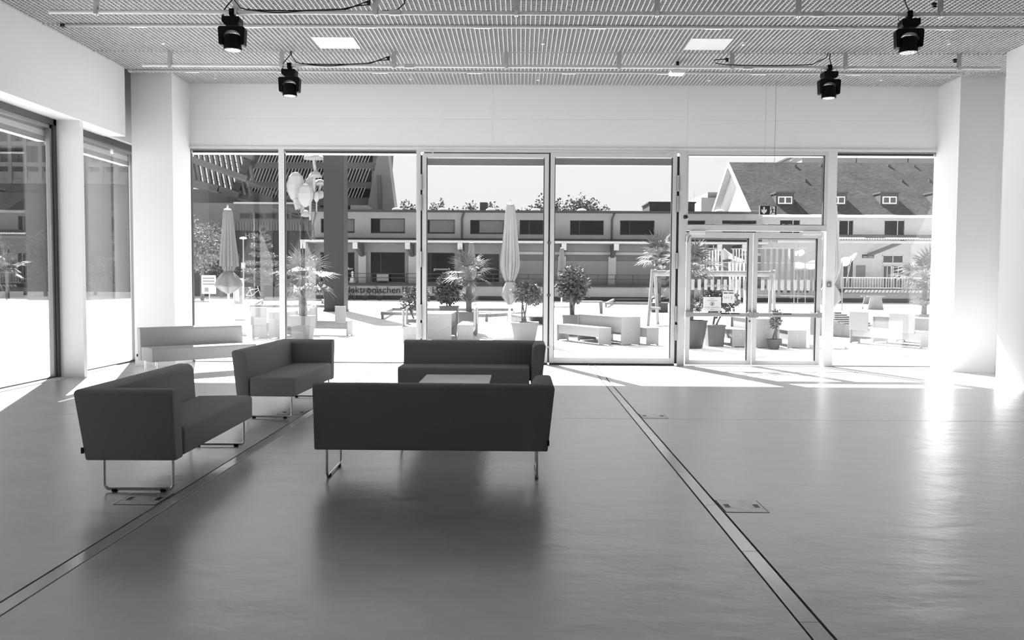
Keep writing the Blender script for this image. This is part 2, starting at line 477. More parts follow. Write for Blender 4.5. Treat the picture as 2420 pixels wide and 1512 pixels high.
MB().box((xm(1002), D - 0.004, A(1300, 366, D).z - 0.012), (xm(1596), D + 0.05, A(1300, 361, D).z)).build('head_gap', dark_frame, hd)
for hx, s in ((xm(1004), 1), (xm(1594), -1)):
    MB().tube([(hx, D - 0.03, 3.775), (hx + s*0.08, D - 0.045, 3.765), (hx + s*0.15, D - 0.03, 3.735), (hx + s*0.16, D - 0.01, 3.70)], 0.006, 6).build('door_stay', frame_w, hd, smooth=60)
# entrance: fanlight over a pair of leaves
xe0, xe1 = xm(1620), xm(1951)
zt0, zt1 = A(1780, 546, D).z, A(1780, 532, D).z
w3 = struct(MB().box((xe0 + 0.03, D + 0.035, zt1 + 0.02), (xe1 - 0.03, D + 0.05, ZH - 0.105)).build('window_3', pane_m))
fr = MB().box((xe0, D - 0.015, ZH - 0.105), (xe1, D + 0.08, ZH - 0.035)).box((xe0, D - 0.025, zt0), (xe1, D + 0.08, zt1))
fr.box((xe0, D - 0.015, zt1), (xe0 + 0.03, D + 0.08, ZH - 0.1)).box((xe1 - 0.05, D - 0.015, zt1), (xe1, D + 0.08, ZH - 0.1))
fr.build('window_frame', frame_m, w3, bevel=0.003)
g = MB().box((xe0 + 0.03, D - 0.002, ZH - 0.118), (xe1 - 0.05, D + 0.06, ZH - 0.105)).box((xe1 - 0.066, D - 0.002, zt1), (xe1 - 0.05, D + 0.06, ZH - 0.105))
g.box((xe0 + 0.03, D - 0.002, zt1), (xe1 - 0.05, D + 0.06, zt1 + 0.014))
g.build('gasket', dark_frame, w3)
sticker = M('frosted_sticker', 0.8, 0.6, 0.2, var=0.01)
paper = M('white_paper', 0.88, 0.8, 0.2, var=0.01)
ink = M('black_ink', 0.02, 0.7, 0.2)
grey_ink = M('grey_letters', 0.5, 0.7, 0.2)
def leaf(n, xa, xb, near_left):
    zb, zt = 0.02, zt0 - 0.025
    fw = 0.075; r = 0.10
    d = struct(MB().box((xa + fw, D + 0.03, r), (xb - fw, D + 0.042, zt - r)).build('door_%d' % n, pane_m))
    fr = MB()
    fr.box((xa, D - 0.012, zb), (xa + fw, D + 0.06, zt)).box((xb - fw, D - 0.012, zb), (xb, D + 0.06, zt))
    fr.box((xa + fw, D - 0.012, zt - r), (xb - fw, D + 0.06, zt)).box((xa + fw, D - 0.012, zb), (xb - fw, D + 0.06, r))
    fr.build('door_frame', frame_m, d, bevel=0.004)
    g = MB().box((xb - fw - 0.022, D - 0.003, r), (xb - fw, D + 0.05, zt - r)).box((xa + fw, D - 0.003, zt - r - 0.012), (xb - fw, D + 0.05, zt - r))
    g.build('gasket', dark_frame, d)
    bar = MB().box((xa + 0.02, D - 0.085, 0.88), (xb - 0.02, D - 0.05, 0.95)).build('push_bar', M('push_bar_grey', 0.36, 0.35, 0.5), d, bevel=0.006)
    for a in (xa - 0.005, xb - 0.085):
        MB().box((a, D - 0.10, 0.865), (a + 0.09, D - 0.01, 0.965)).build('bar_bracket', M('bracket_grey', 0.33, 0.4, 0.5), bar, bevel=0.008)
    c = xa + (0.66 if near_left else 0.42)*(xb - xa)
    for k in (-1, 1):
        MB().box((c + k*0.085 - 0.078, D - 0.0865, 0.925), (c + k*0.085 + 0.078, D - 0.085, 0.945)).build('bar_label', black, bar)
    MB().box((xa + (0.04 if near_left else xb - xa - 0.35), D - 0.05, zt - 0.035), (xa + (0.32 if near_left else xb - xa - 0.03), D - 0.012, zt + 0.02)).build('door_closer', frame_w, d, bevel=0.004)
    w = 0.028
    me = MB().box((-w, -0.001, -0.094), (w, 0.001, 0.094)).mesh('sticker')
    for k in range(9):
        x = A((1637.5 if near_left else 1803) + 15.35*k, 672, D + 0.03).x
        o = link('sticker', me, sticker, d); o.location = (x, D + 0.027, 1.443)
    return d
xmm = xm(1780)
d3 = leaf(3, xe0 + 0.02, xmm - 0.006, True)
d4 = leaf(4, xmm + 0.006, xe1 - 0.07, False)
MB().cyl((xmm - 0.045, D - 0.02, 0.80), (xmm - 0.045, D - 0.01, 0.80), 0.016, n=12).build('lock', dark_frame, d3)
MB().tube([A(1626, 548, D - 0.03), A(1621, 558, D - 0.05), A(1620, 570, D - 0.05), A(1625, 572, D - 0.05), A(1628, 560, D - 0.04), A(1632, 556, D - 0.02)], 0.005, 6).build('door_loop_cable', black, d3, smooth=60)
text('lettering', 'Notausgang', 0.1, M('pale_film_letters', 0.62, 0.7, 0.2), d3, (A(1668, 680, D).x, D + 0.024, 1.40), width=A(1727, 680, D).x - A(1668, 680, D).x, extrude=0.0005)
# notices on the door glass
def notice(x0, y0, x1, y1, label, lines, ring=None, bars=None):
    a, b = A(x0, y1, D), A(x1, y0, D)
    w, h = b.x - a.x, b.z - a.z
    t = thing('notice', label, 'notice', ((a.x + b.x)/2, D + 0.026, a.z))
    MB().box((-w/2, -0.0015, 0), (w/2, 0.0015, h)).build('sheet', paper, t)
    for body, zf, wf in lines:
        text('lettering', body, 0.03, ink, t, (-w*wf/2, -0.002, h*zf), width=w*wf, extrude=0.0003)
    if ring:
        m = MB(); n = 24
        for r0, r1 in ((0.115*h*1.0, 0.145*h),):
            for i in range(n):
                p, q = 2*PI*i/n, 2*PI*(i+1)/n
                m.quad(*[(r*math.cos(s), -0.002, h*ring + r*math.sin(s)) for r, s in ((r0, p), (r1, p), (r1, q), (r0, q))])
        m.box((-0.01, -0.0025, h*ring - 0.018), (0.012, -0.002, h*ring + 0.006))
        for k in range(4): m.box((-0.010 + 0.0058*k, -0.0025, h*ring + 0.004), (-0.0062 + 0.0058*k, -0.002, h*ring + 0.018))
        m.build('hand_symbol', ink, t)
    for bx0, bx1, bz0, bz1 in (bars or []):
        MB().box((-w/2 + bx0*w, -0.0022, bz0*h), (-w/2 + bx1*w, -0.0018, bz1*h)).build('print', ink if bz0 > 0.7 else grey_ink, t)
    return t
notice(1663, 702, 1705, 735, 'white paper notice with a hand symbol taped to the entrance door glass',
       [('TÜRE IST', 0.85, 0.26), ('ALARMGESICHERT', 0.72, 0.6), ('The door is secured by an', 0.25, 0.86), ('alarm', 0.10, 0.16)], ring=0.52)
notice(1709, 688, 1737, 716, 'faint printed sheet with a black heading bar on the door glass above the hand notice', [],
       bars=[(0.05, 0.42, 0.80, 0.88), (0.48, 0.92, 0.80, 0.88), (0.08, 0.18, 0.40, 0.52), (0.25, 0.35, 0.40, 0.52), (0.42, 0.52, 0.40, 0.52), (0.7, 0.78, 0.3, 0.6)])
# door contact box on the post, camera on the other post
t = thing('door_contact', 'small grey box on the post beside the entrance doors', 'door switch', A(1959, 676, YF))
MB().box((-0.035, -0.035, -0.02), (0.035, 0, 0.075)).build('housing', M('contact_grey', 0.2, 0.5), t, bevel=0.006)
MB().box((-0.03, -0.037, 0.01), (-0.005, -0.034, 0.035)).build('key_plate', frame_m, t)
t = thing('security_camera', 'small round security camera on the post above the entrance', 'camera', A(1621, 516, YF))
MB().lathe([(0.035, 0), (0.04, 0.03), (0.03, 0.05)], 16).build('dome', black, t, smooth=50)
MB().box((-0.045, 0.0, -0.01), (0.045, 0.02, 0.06)).build('mount', frame_w, t, bevel=0.004)
# ------------------------------------------------------------------ ceiling equipment
pipe_m = M('white_steel_pipe', 0.62, 0.25, 0.5, var=0.03)
hang_m = M('grey_hanger', 0.5, 0.5, 0.4, var=0.04)
cable_m = M('black_cable', 0.008, 0.5, 0.4, var=0.2)
ZP = 4.71
HX = [-5.26 + 1.693*k for k in range(8)]
def light_pipe(y, x0, x1, label, n, xo):
    t = thing('lighting_pipe', label, 'lighting pipe', (x0, y, ZP))
    MB().cyl((0, 0, 0), (x1 - x0, 0, 0), 0.025, n=16).build('pipe', pipe_m, t, smooth=40)
    MB().cyl((-0.012, 0, 0), (0, 0, 0), 0.027, n=16).build('end_cap', frame_w, t, smooth=40)
    hm = MB().box((-0.036, -0.004, 0.02), (0.036, 0.004, 0.24)).mesh('hanger', bevel=0.002, bseg=1)
    cm_ = MB().box((-0.02, -0.032, -0.034), (0.02, 0.032, -0.02)).box((-0.02, -0.034, -0.03), (0.02, -0.027, 0.03)).box((-0.02, 0.027, -0.03), (0.02, 0.034, 0.03)).cyl((0, 0, -0.05), (0, 0, -0.03), 0.007, n=8).mesh('pipe_clip')
    for k in range(n):
        x = HX[k] + xo - x0
        h = link('hanger', hm, hang_m, t); h.location = (x, 0, 0)
        c = link('pipe_clip', cm_, steel, t); c.location = (x, 0, 0)
        if k in (2, 5):
            MB().box((x + 0.16, -0.03, -0.03), (x + 0.30, 0.03, 0.03)).build('sleeve', hang_m, t, bevel=0.003)
    return t
light_pipe(10.10, -5.71, 7.19, 'white lighting pipe on flat hangers under the grating, crossing the middle of the room', 7, 0.11)
light_pipe(12.58, -5.71, 7.15, 'white lighting pipe on flat hangers under the grating, running along the glass front', 8, -0.05)
def light_track(y, x0, x1, label):
    t = thing('light_track', label, 'light track', (x0, y, ZC - 0.001))
    L = x1 - x0
    MB().box((0, -0.022, -0.03), (L, 0.022, -0.001)).build('track', frame_m, t, bevel=0.003)
    MB().box((0.02, -0.007, -0.0315), (L - 0.02, 0.007, -0.029)).build('slot', mid_frame, t)
    MB().box((-0.03, -0.03, -0.035), (0.03, 0.03, -0.001)).build('end_feed', black if y < 12 else frame_w, t)
    k = 0.9
    while k < L - 0.4:
        MB().box((k, -0.023, -0.036), (k + 0.23, 0.023, -0.028)).build('coupling', frame_w, t)
        k += 1.55
light_track(11.27, -6.2, 7.15, 'slim white light track with a black end feed, between the two pipes')
light_track(13.70, -6.44, 7.15, 'slim white light track close to the glass front')

lamp_black = M('stage_lamp_black', 0.0025, 0.5, 0.12, var=0.3)
lens_m = M('lens_glass', 0.05, 0.15, 0.5, var=0.3, scale=60)
led_m = M('led_reflector', 0.6, 0.15, 0.5, metal=0.6, var=0.3, scale=80)
def stage_light(x, y, label, tilt):
    t = thing('stage_light', label, 'stage light', (x, y, ZP), tilt, 'moving head stage lights on the pipes')
    cl = MB().box((-0.03, -0.045, -0.05), (0.03, 0.045, 0.035)).cyl((0, -0.07, 0.0), (0, 0.07, 0.0), 0.012, n=8).cyl((0.0, 0, -0.09), (0, 0, -0.03), 0.022, n=10)
    cl.build('clamp', lamp_black, t, bevel=0.006)
    bp = roundpoly([(-0.105, -0.07), (0.105, -0.07), (0.105, -0.135), (0.075, -0.165), (-0.075, -0.165), (-0.105, -0.135)], 0.012, 3)
    MB().prism(bp, 'y', -0.085, 0.085).build('base', lamp_black, t, smooth=40)
    # yoke: rounded plate with a deep arched mouth
    out = roundpoly([(-0.15, -0.40), (-0.162, -0.18), (0.162, -0.18), (0.15, -0.40), (0.105, -0.40)], [0.02, 0.03, 0.03, 0.02, 0], 4)
    arch = [(0.105*math.cos(a), -0.30 + 0.075*math.sin(a)) for a in [PI*k/14 for k in range(15)]]
    arch = arch + [(-0.105, -0.40)]
    poly = out + arch
    MB().prism(poly, 'y', -0.055, 0.055).build('yoke', lamp_black, t, smooth=40)
    hd = MB().lathe([(0.03, -0.262), (0.085, -0.275), (0.104, -0.31), (0.104, -0.42), (0.107, -0.43), (0.107, -0.452)], 28, caps=True)
    hd.build('head', lamp_black, t, smooth=40)
    MB().cyl((-0.11, 0, -0.34), (0.11, 0, -0.34), 0.03, n=14).build('pivot', lamp_black, t, smooth=40)
    ln = MB().cyl((0, 0, -0.4525), (0, 0, -0.449), 0.095, n=28).build('lens', lens_m, t)
    for k in range(8):
        a = 2*PI*k/8
        MB().lathe([(0.027, -0.4535), (0.02, -0.4575), (0.002, -0.459)], 10, (0.062*math.cos(a), 0.062*math.sin(a), 0)).build('led_lens', led_m, ln, smooth=60)
    MB().lathe([(0.027, -0.4535), (0.02, -0.4575), (0.002, -0.459)], 10).build('led_lens', led_m, ln, smooth=60)
    wr_ = MB().tube([(-0.03, 0, 0.03), (-0.11, 0.01, 0.01), (-0.125, 0, -0.06), (-0.09, 0, -0.10)], 0.004, 6)
    wr_.tube([(0.03, 0.02, 0.03), (0.12, 0.03, 0.0), (0.13, 0.02, -0.06), (0.10, 0, -0.12)], 0.003, 6)
    wr_.build('safety_wire', cable_m, t, smooth=60)
    return t
stage_light(-3.50, 10.10, 'black moving head stage light on the middle pipe, on the sofa side', 0.05)
stage_light(4.64, 10.10, 'black moving head stage light on the middle pipe, on the side of the solid wall', -0.12)
stage_light(-3.50, 12.58, 'black moving head stage light on the pipe by the glass front, on the sofa side', 0.0)
stage_light(4.61, 12.58, 'black moving head stage light on the pipe by the glass front, above the entrance', 0.03)
def cable(label, *paths):
    m = MB()
    for p in paths: m.tube(p, 0.0075, 6)
    return tag(m.build('power_cable', cable_m, None, smooth=60), label, 'cable', 'black cables along the pipes')
def sag(a, b, n, amp, dy=0.0):
    a, b = Vector(a), Vector(b)
    return [a.lerp(b, i/n) + Vector((0, dy, -amp*math.sin(PI*i/n))) for i in range(n + 1)]
for y, x, xe, nm in ((10.10, -3.50, HX[2] + 0.11, 'middle pipe'), (12.58, -3.50, HX[2] - 0.05, 'pipe by the glass front')):
    cable('black power cables along the %s, on the sofa side' % nm,
          [(x + 0.02, y, ZC + 0.1), (x + 0.01, y, ZP + 0.16), (x - 0.06, y, ZP + 0.08), (x - 0.12, y, ZP + 0.0), (x - 0.09, y, ZP - 0.08)],
          [(x + 0.03, y, ZC + 0.1), (x + 0.03, y, ZP + 0.14), (x + 0.1, y, ZP + 0.05)] + sag((x + 0.2, y - 0.03, ZP + 0.02), (xe - 0.35, y - 0.03, ZP + 0.03), 8, 0.012) + [(xe - 0.2, y - 0.02, ZP + 0.09), (xe - 0.06, y - 0.02, ZP + 0.14)],
          [(x + 0.2, y - 0.035, ZP + 0.03)] + sag((x + 0.25, y - 0.035, ZP + 0.015), (x + 0.9, y - 0.035, ZP + 0.015), 6, 0.03) + [(xe - 0.4, y - 0.035, ZP + 0.03), (xe - 0.22, y - 0.02, ZP + 0.075), (xe - 0.06, y - 0.02, ZP + 0.09)])
y = 12.58; x = 4.61
cable('black power cables clipped along the pipe above the entrance',
      [(x + 0.02, y, ZC + 0.1), (x - 0.05, y, ZP + 0.15), (x - 0.25, y, ZP + 0.05)] + sag((x - 0.4, y - 0.03, ZP + 0.03), (HX[5] - 0.15, y - 0.03, ZP + 0.03), 8, 0.01) + [(HX[5] - 0.3, y - 0.03, ZP + 0.05), (HX[5] - 0.33, y - 0.02, ZP + 0.1), (HX[5] - 0.12, y - 0.02, ZP + 0.12)],
      [(x + 0.02, y, ZC + 0.1), (x + 0.0, y, ZP + 0.13), (x + 0.03, y, ZP + 0.03)])
y = 10.10; x = 4.64
cable('black power cable dropping to the lamp on the side of the solid wall', [(x - 0.1, y, ZC + 0.12), (x - 0.05, y, ZP + 0.13), (x + 0.01, y, ZP + 0.02)])
cable('loose black cable looping up from the middle pipe into the grating', [(-1.7, 10.10, ZP + 0.02), (-1.5, 10.08, ZP + 0.03), (-1.42, 10.08, ZP + 0.1), (-1.38, 10.1, ZC + 0.1)])
# black plugs on the hangers
for k, (x, y) in enumerate(((HX[2] + 0.05, 10.08), (HX[2] - 0.11, 12.56), (HX[5] - 0.11, 12.56), (HX[6] + 0.05, 10.08), (HX[7] - 0.10, 12.56))):
    t = MB().box((x - 0.05, y - 0.02, ZP + 0.10), (x, y + 0.02, ZP + 0.13)).box((x - 0.04, y - 0.018, ZP + 0.075), (x, y + 0.018, ZP + 0.095)).build('cable_plug', cable_m, None, bevel=0.004)
    lab = ['on the middle pipe on the sofa side', 'on the front pipe on the sofa side', 'on the front pipe above the fanlight', 'by the middle pipe lamp near the solid wall', 'at the pillar end of the front pipe'][k]
    tag(t, 'small black cable plug on a hanger ' + lab, 'plug', 'black plugs on the hangers')
# small sprinkler heads poking out of the grating
sp = [(385, 99), (1283, 100), (1757, 102), (2243, 100), (508, 182), (970, 184), (1271, 186), (1675, 187), (2082, 186)]
me_s = MB().cyl((0, 0, -0.05), (0, 0, 0.3), 0.008, n=8).lathe([(0.02, -0.05), (0.026, -0.056), (0.02, -0.06)], 10).mesh('sprinkler', smooth=40)
for x, y in sp:
    p = G(x, y, ZC - 0.03)
    o = tag(link('sprinkler', me_s, frame_w), 'small white sprinkler head hanging through the ceiling grating', 'sprinkler', 'sprinkler heads in the grating'); o.location = (p.x, p.y, ZC)
# white box projector device
p = G(1601, 170, 4.76)
t = thing('sensor_box', 'small white sensor box under the grating above the entrance', 'sensor', (p.x, p.y, 4.72))
MB().prism(roundpoly([(-0.11, 0), (0.10, 0), (0.13, 0.055), (-0.13, 0.055)], 0.012, 3), 'y', -0.11, 0.11).build('housing', frame_w, t, smooth=40)
MB().box((-0.05, -0.03, 0.055), (0.05, 0.03, 0.08)).box((-0.02, -0.02, 0.08), (0.02, 0.02, 0.21)).build('bracket', black, t)
# exit sign on cables
sign_m = M('exit_sign_dark', 0.04, 0.5, 0.4, var=0.05)
a, b = A(1795, 508, 14.3), A(1836, 486, 14.3)
t = thing('exit_sign', 'hanging exit sign with a down arrow and a running figure, above the entrance doors', 'exit sign', ((a.x + b.x)/2, 14.3, a.z))
w, h = b.x - a.x, b.z - a.z
MB().box((-w/2, 0, 0), (w/2, 0.03, h)).build('housing', frame_w, t, bevel=0.003)
MB().box((-w/2 + 0.008, -0.002, 0.008), (w/2 - 0.004, 0.001, h - 0.002)).build('face', sign_m, t)
def S(u, v): return (-w/2 + u*w, v*h)     # sign coordinates
arrow = [(0.205, 0.86), (0.30, 0.86), (0.30, 0.48), (0.40, 0.66), (0.415, 0.40), (0.255, 0.09), (0.095, 0.40), (0.11, 0.66), (0.205, 0.48)]
MB().prism([S(*q) for q in arrow], 'y', -0.004, -0.002).build('arrow', paper, t)
MB().box((S(0.60, 0)[0], -0.004, 0.05*h), (S(0.885, 0)[0], -0.002, 0.92*h)).build('doorway', paper, t)
rf = MB()
rf.cyl((S(0.71, 0.77)[0], -0.006, 0.77*h), (S(0.71, 0.77)[0], -0.004, 0.77*h), 0.012, n=12)
def limb(pts, wd):
    for p, q in zip(pts[:-1], pts[1:]):
        P, Q = S(*p), S(*q); rf.beam((P[0], -0.005, P[1]), (Q[0], -0.005, Q[1]), 0.002, wd, up=None) if False else rf.beam((P[0], -0.005, P[1]), (Q[0], -0.005, Q[1]), wd, 0.002, up=(0, 1, 0))
limb([(0.61, 0.52), (0.67, 0.53), (0.72, 0.64), (0.80, 0.64), (0.84, 0.52)], 0.008)
limb([(0.745, 0.65), (0.76, 0.42)], 0.018)
limb([(0.76, 0.42), (0.72, 0.26), (0.66, 0.10)], 0.012)
limb([(0.76, 0.42), (0.79, 0.26), (0.88, 0.24)], 0.010)
rf.build('running_figure', ink, t)
cb = MB()
px_a, px_b = A(1806, 470, 14.3).x - (a.x + b.x)/2, A(1829, 470, 14.3).x - (a.x + b.x)/2
cb.cyl((px_b, 0.015, h), (px_b, 0.015, ZC - a.z + 0.05), 0.0035, n=6)
cb.cyl((px_a - 0.0, 0.015, h + 0.04), (px_a, 0.015, ZC - a.z + 0.05), 0.0018, n=6)
cb.tube([(px_a, 0.015, h + 0.04), (px_a + 0.04, 0.015, h + 0.025), (0.01, 0.015, h)], 0.002, 6)
cb.build('suspension_cable', mid_frame, t)

# ------------------------------------------------------------------ sofas
def fabric(name, v):
    m = M(name, v, 0.9, 0.15, var=0.08, scale=260, bump=0.25, bscale=420)
    m.node_tree.nodes['Principled BSDF'].inputs['Sheen Weight'].default_value = 0.12
    return m
fab_dark = fabric('anthracite_wool', 0.25)
fab_mid = fabric('grey_wool', 0.29)
fab_light = fabric('light_grey_wool', 0.47)
def sofa(label, loc, rz, arm, mat, L=1.73):
    t = thing('sofa', label, 'sofa', (loc[0], loc[1], 0), rz, 'sofas on chrome sled frames')
    yf, yr = -0.325, 0.325
    xa, xb = -L/2, L/2
    th = 0.135
    sx0 = xa + (th + 0.012 if arm == 'left' else 0.0); sx1 = xb - (th + 0.012 if arm == 'right' else 0.0)
    seat = MB().prism(roundpoly([(yf, 0.245), (yf, 0.452), (yr - 0.17, 0.445), (yr - 0.17, 0.245)], [0.02, 0.035, 0.012, 0.012], 4), 'x', sx0, sx1)
    seat.build('seat', mat, t, smooth=50, bevel=0.018, bseg=3, bang=60)
    back_prof = roundpoly([(yr - 0.155, 0.235), (yr - 0.125, 0.735), (yr + 0.03, 0.735), (yr - 0.025, 0.235)], [0.012, 0.065, 0.03, 0.015], 6)
    s = {'left': -1, 'right': 1, None: 0}[arm]
    base = xb if s > 0 else xa
    lean = lambda z: (z - 0.235)/0.5
    outer = lambda z: base + s*0.05*lean(z)          # outer face of the arm
    rear = lambda z: yr - 0.025 + 0.055*lean(z)      # rear face of the back
    bk = MB().prism(back_prof, 'x', xa, xb)
    if s:
        for v in bk.v:                               # mitred corner
            if abs(v.x - base) < 1e-6: v.x = outer(v.z) - s*(rear(v.z) - v.y)
    free = -base if s else None
    bk.build('backrest', mat, t, smooth=50, bevel=0.016, bseg=3, bang=60, bsel=(lambda c: abs(c.x - free) < 1e-4) if s else None)
    if s:
        pr = roundpoly([(base - s*0.13, 0.235), (base - s*0.105, 0.735), (base + s*0.05, 0.735), (base, 0.235)], [0.012, 0.065, 0.03, 0.015], 6)
        am = MB().prism(pr, 'y', yf + 0.005, yr)
        for v in am.v:
            if abs(v.y - yr) < 1e-6: v.y = rear(v.z) - s*(outer(v.z) - v.x)
        am.build('armrest', mat, t, smooth=50, bevel=0.016, bseg=3, bang=60, bsel=lambda c: abs(c.y - yf - 0.005) < 1e-4)
    for x in (xa + 0.075, xb - 0.075):
        y0, y1, r = yf + 0.055, yr - 0.115, 0.035
        pts = [(x, y0, 0.25)] + [(x, y0 + r - r*math.cos(q), 0.018 + r - r*math.sin(q)) for q in [PI/2*k/6 for k in range(7)]]
        pts += [(x, y1 - r + r*math.sin(q), 0.018 + r - r*math.cos(q)) for q in [PI/2*k/6 for k in range(7)]] + [(x, y1, 0.25)]
        lg = MB().tube(pts, 0.0105, 10).build('leg_frame', chrome, t, smooth=50)
        for yy in (y0 + 0.07, y1 - 0.07):
            MB().box((x - 0.013, yy - 0.018, 0.0), (x + 0.013, yy + 0.018, 0.022)).build('rubber_foot', rubber, lg, bevel=0.003)
    xt = xb + 0.004 if arm == 'right' else xa - 0.004
    MB().box((xt - 0.008, yr - 0.012, 0.285), (xt + 0.008, yr + 0.004, 0.325)).build('maker_tag', rubber, t)
    return t
sofa('dark grey sofa seen from behind, its back to the empty floor', (-0.655, 6.345), PI, 'left', fab_dark)
sofa('dark grey sofa facing the white table, its back to the glass doors', (-0.60, 10.17), 0.0, 'right', fab_dark)
sofa('grey sofa with its armrest at the end by the dark slotted floor box', (-2.715, 6.50), PI/2 + 0.02, 'left', fab_mid)
sofa('grey sofa with its armrest at the end towards the glass front', (-2.70, 9.58), PI/2 - 0.02, 'right', fab_mid)
sofa('light grey armless sofa set at an angle before the pillar, partly in the sun', (-5.08, 12.96), math.radians(43), None, fab_light, 1.64)
# white coffee table between two sofas
t = thing('coffee_table', 'long low white coffee table between the two dark sofas', 'table', (-0.69, 8.22, 0))
MB().box((-0.37, -1.15, 0.395), (0.37, 1.15, 0.42)).build('table_top', M('white_laminate', 0.88, 0.25, 0.5, var=0.01), t, bevel=0.003)
for s_ in (-1, 1):
    x = s_*0.34
    MB().tube([(x, -1.08, 0.395), (x, -1.08, 0.05), (x, -1.05, 0.018), (x, 1.05, 0.018), (x, 1.08, 0.05), (x, 1.08, 0.395)], 0.0105, 10).build('leg_frame', chrome, t, smooth=60)
# ------------------------------------------------------------------ outside: ground and buildings
ground_m = M('pale_gravel_asphalt', 0.6, 0.95, 0.1, var=0.1, scale=1.5, bump=0.3, bscale=60)
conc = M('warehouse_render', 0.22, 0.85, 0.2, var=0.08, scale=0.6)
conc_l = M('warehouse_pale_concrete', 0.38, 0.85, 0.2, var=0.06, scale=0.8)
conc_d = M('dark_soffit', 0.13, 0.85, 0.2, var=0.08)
roof_edge = M('dark_roof_edge', 0.03, 0.6, 0.3)
shutter_m = M('grey_blind_slats', 0.16, 0.6, 0.3, var=0.1)
dark_glass = M('dark_window_glass', 0.012, 0.15, 0.15, var=0.3, scale=0.7)
win_frame = M('dark_window_frame', 0.03, 0.5, 0.4)
rail_m = M('dark_railing', 0.03, 0.5, 0.4)
letter_m = M('dark_letters', 0.015, 0.6, 0.3)
pale_letter = M('pale_letters', 0.75, 0.6, 0.3)
GZ = -0.03
ground = struct(MB().box((-260, -120, -0.4), (260, 420, GZ)).build('ground', ground_m))

def house_windows(t, rects, Yw, frame, pane, depth=0.18, bars=(), sill=None, split=None, blinds=False):
    for (x0, y0, x1, y1) in rects:
        a, b = A(x0, y1, Yw), A(x1, y0, Yw)
        w = MB()
        f = 0.06
        w.box((a.x, Yw - 0.02, a.z), (b.x, Yw + 0.02, a.z + f)).box((a.x, Yw - 0.02, b.z - f), (b.x, Yw + 0.02, b.z))
        w.box((a.x, Yw - 0.02, a.z), (a.x + f, Yw + 0.02, b.z)).box((b.x - f, Yw - 0.02, a.z), (b.x, Yw + 0.02, b.z))
        if split: 
            xs_ = a.x + split*(b.x - a.x); w.box((xs_ - f/2, Yw - 0.02, a.z), (xs_ + f/2, Yw + 0.02, b.z))
        o = w.build('window', frame, t, world=True)
        g = MB().box((a.x + 0.02, Yw - 0.012, a.z + 0.02), (b.x - 0.02, Yw - 0.004, b.z - 0.02))
        inv = t.matrix_basis.inverted(); g.v = [inv @ p for p in g.v]
        g.build('pane', pane, o)
        if blinds:
            xs_ = a.x + (split or 0)*(b.x - a.x)
            m = MB(); n = 14
            for k in range(n):
                z = a.z + 0.12 + (b.z - a.z - 0.2)*k/n
                m.add([inv @ Vector(q) for q in ((xs_, Yw - 0.055, z), (b.x - 0.05, Yw - 0.055, z), (b.x - 0.05, Yw - 0.02, z + 0.075), (xs_, Yw - 0.02, z + 0.075))], [(0, 1, 2, 3)])
            m.build('blind', shutter_m, o)

# ---- long warehouse across the square
YW = 64.5
wh = thing('warehouse', 'long grey two-storey warehouse with a loading dock and canopy across the square', 'building', (0, YW, GZ))
xw0, xw1 = A(737, 600, YW).x, A(1800, 600, YW).x
z_roof = A(1200, 502, YW).z; z_mid = A(1200, 566, YW).z; z_dock = A(1200, 671, YW - 3.2).z
up_rects = [(758, 517, 838, 550), (876, 516, 957, 551), (993, 519, 1075, 552), (1111, 520, 1191, 553), (1228, 520, 1309, 554), (1347, 521, 1427, 555), (1465, 521, 1547, 555), (1585, 521, 1667, 557), (1706, 521, 1788, 557)]
def wall_with_holes(name, mat, t, x0, x1, z0, z1, Yf, thick, rects):
    """wall slab made of blocks around window openings"""
    m = MB(); cuts = sorted(rects, key=lambda r: r[0])
    x = x0
    for (a, b, c, d) in cuts:
        if a > x: m.box((x, Yf, z0), (a, Yf + thick, z1))
        if b > z0: m.box((a, Yf, z0), (c, Yf + thick, b))
        if d < z1: m.box((a, Yf, d), (c, Yf + thick, z1))
        x = c
    if x < x1: m.box((x, Yf, z0), (x1, Yf + thick, z1))
    return m.build(name, mat, t, world=True)
def R3(r, Yp):
    a, b = A(r[0], r[3], Yp), A(r[2], r[1], Yp); return (a.x, a.z, b.x, b.z)
wall_with_holes('upper_wall', conc, wh, xw0, xw1, z_mid, z_roof, YW, 0.5, [R3(r, YW) for r in up_rects])
for i, r in enumerate(up_rects):
    house_windows(wh, [r], YW + 0.3, win_frame, dark_glass, split=0.28, blinds=(i < 4))
lo_rects = [(757, 596, 838, 664), (876, 596, 957, 666), (993, 597, 1075, 666), (1111, 600, 1180, 666)]
wall_with_holes('lower_wall', conc, wh, xw0, xw1, GZ, z_mid, YW, 0.5, [R3(r, YW) for r in lo_rects])
house_windows(wh, lo_rects, YW + 0.25, win_frame, dark_glass, split=0.3)
MB().box((xw0, YW + 0.5, GZ), (xw1, YW + 14, z_roof)).build('body', conc_d, wh, world=True)
MB().box((xw0 - 0.3, YW - 0.35, z_roof - 0.02), (xw1 + 0.1, YW + 14, z_roof + 0.14)).build('roof', roof_edge, wh, world=True)
MB().box((xw0, YW - 0.06, z_mid - 0.02), (xw1, YW, z_mid + 0.07)).build('drip_edge', roof_edge, wh, world=True)
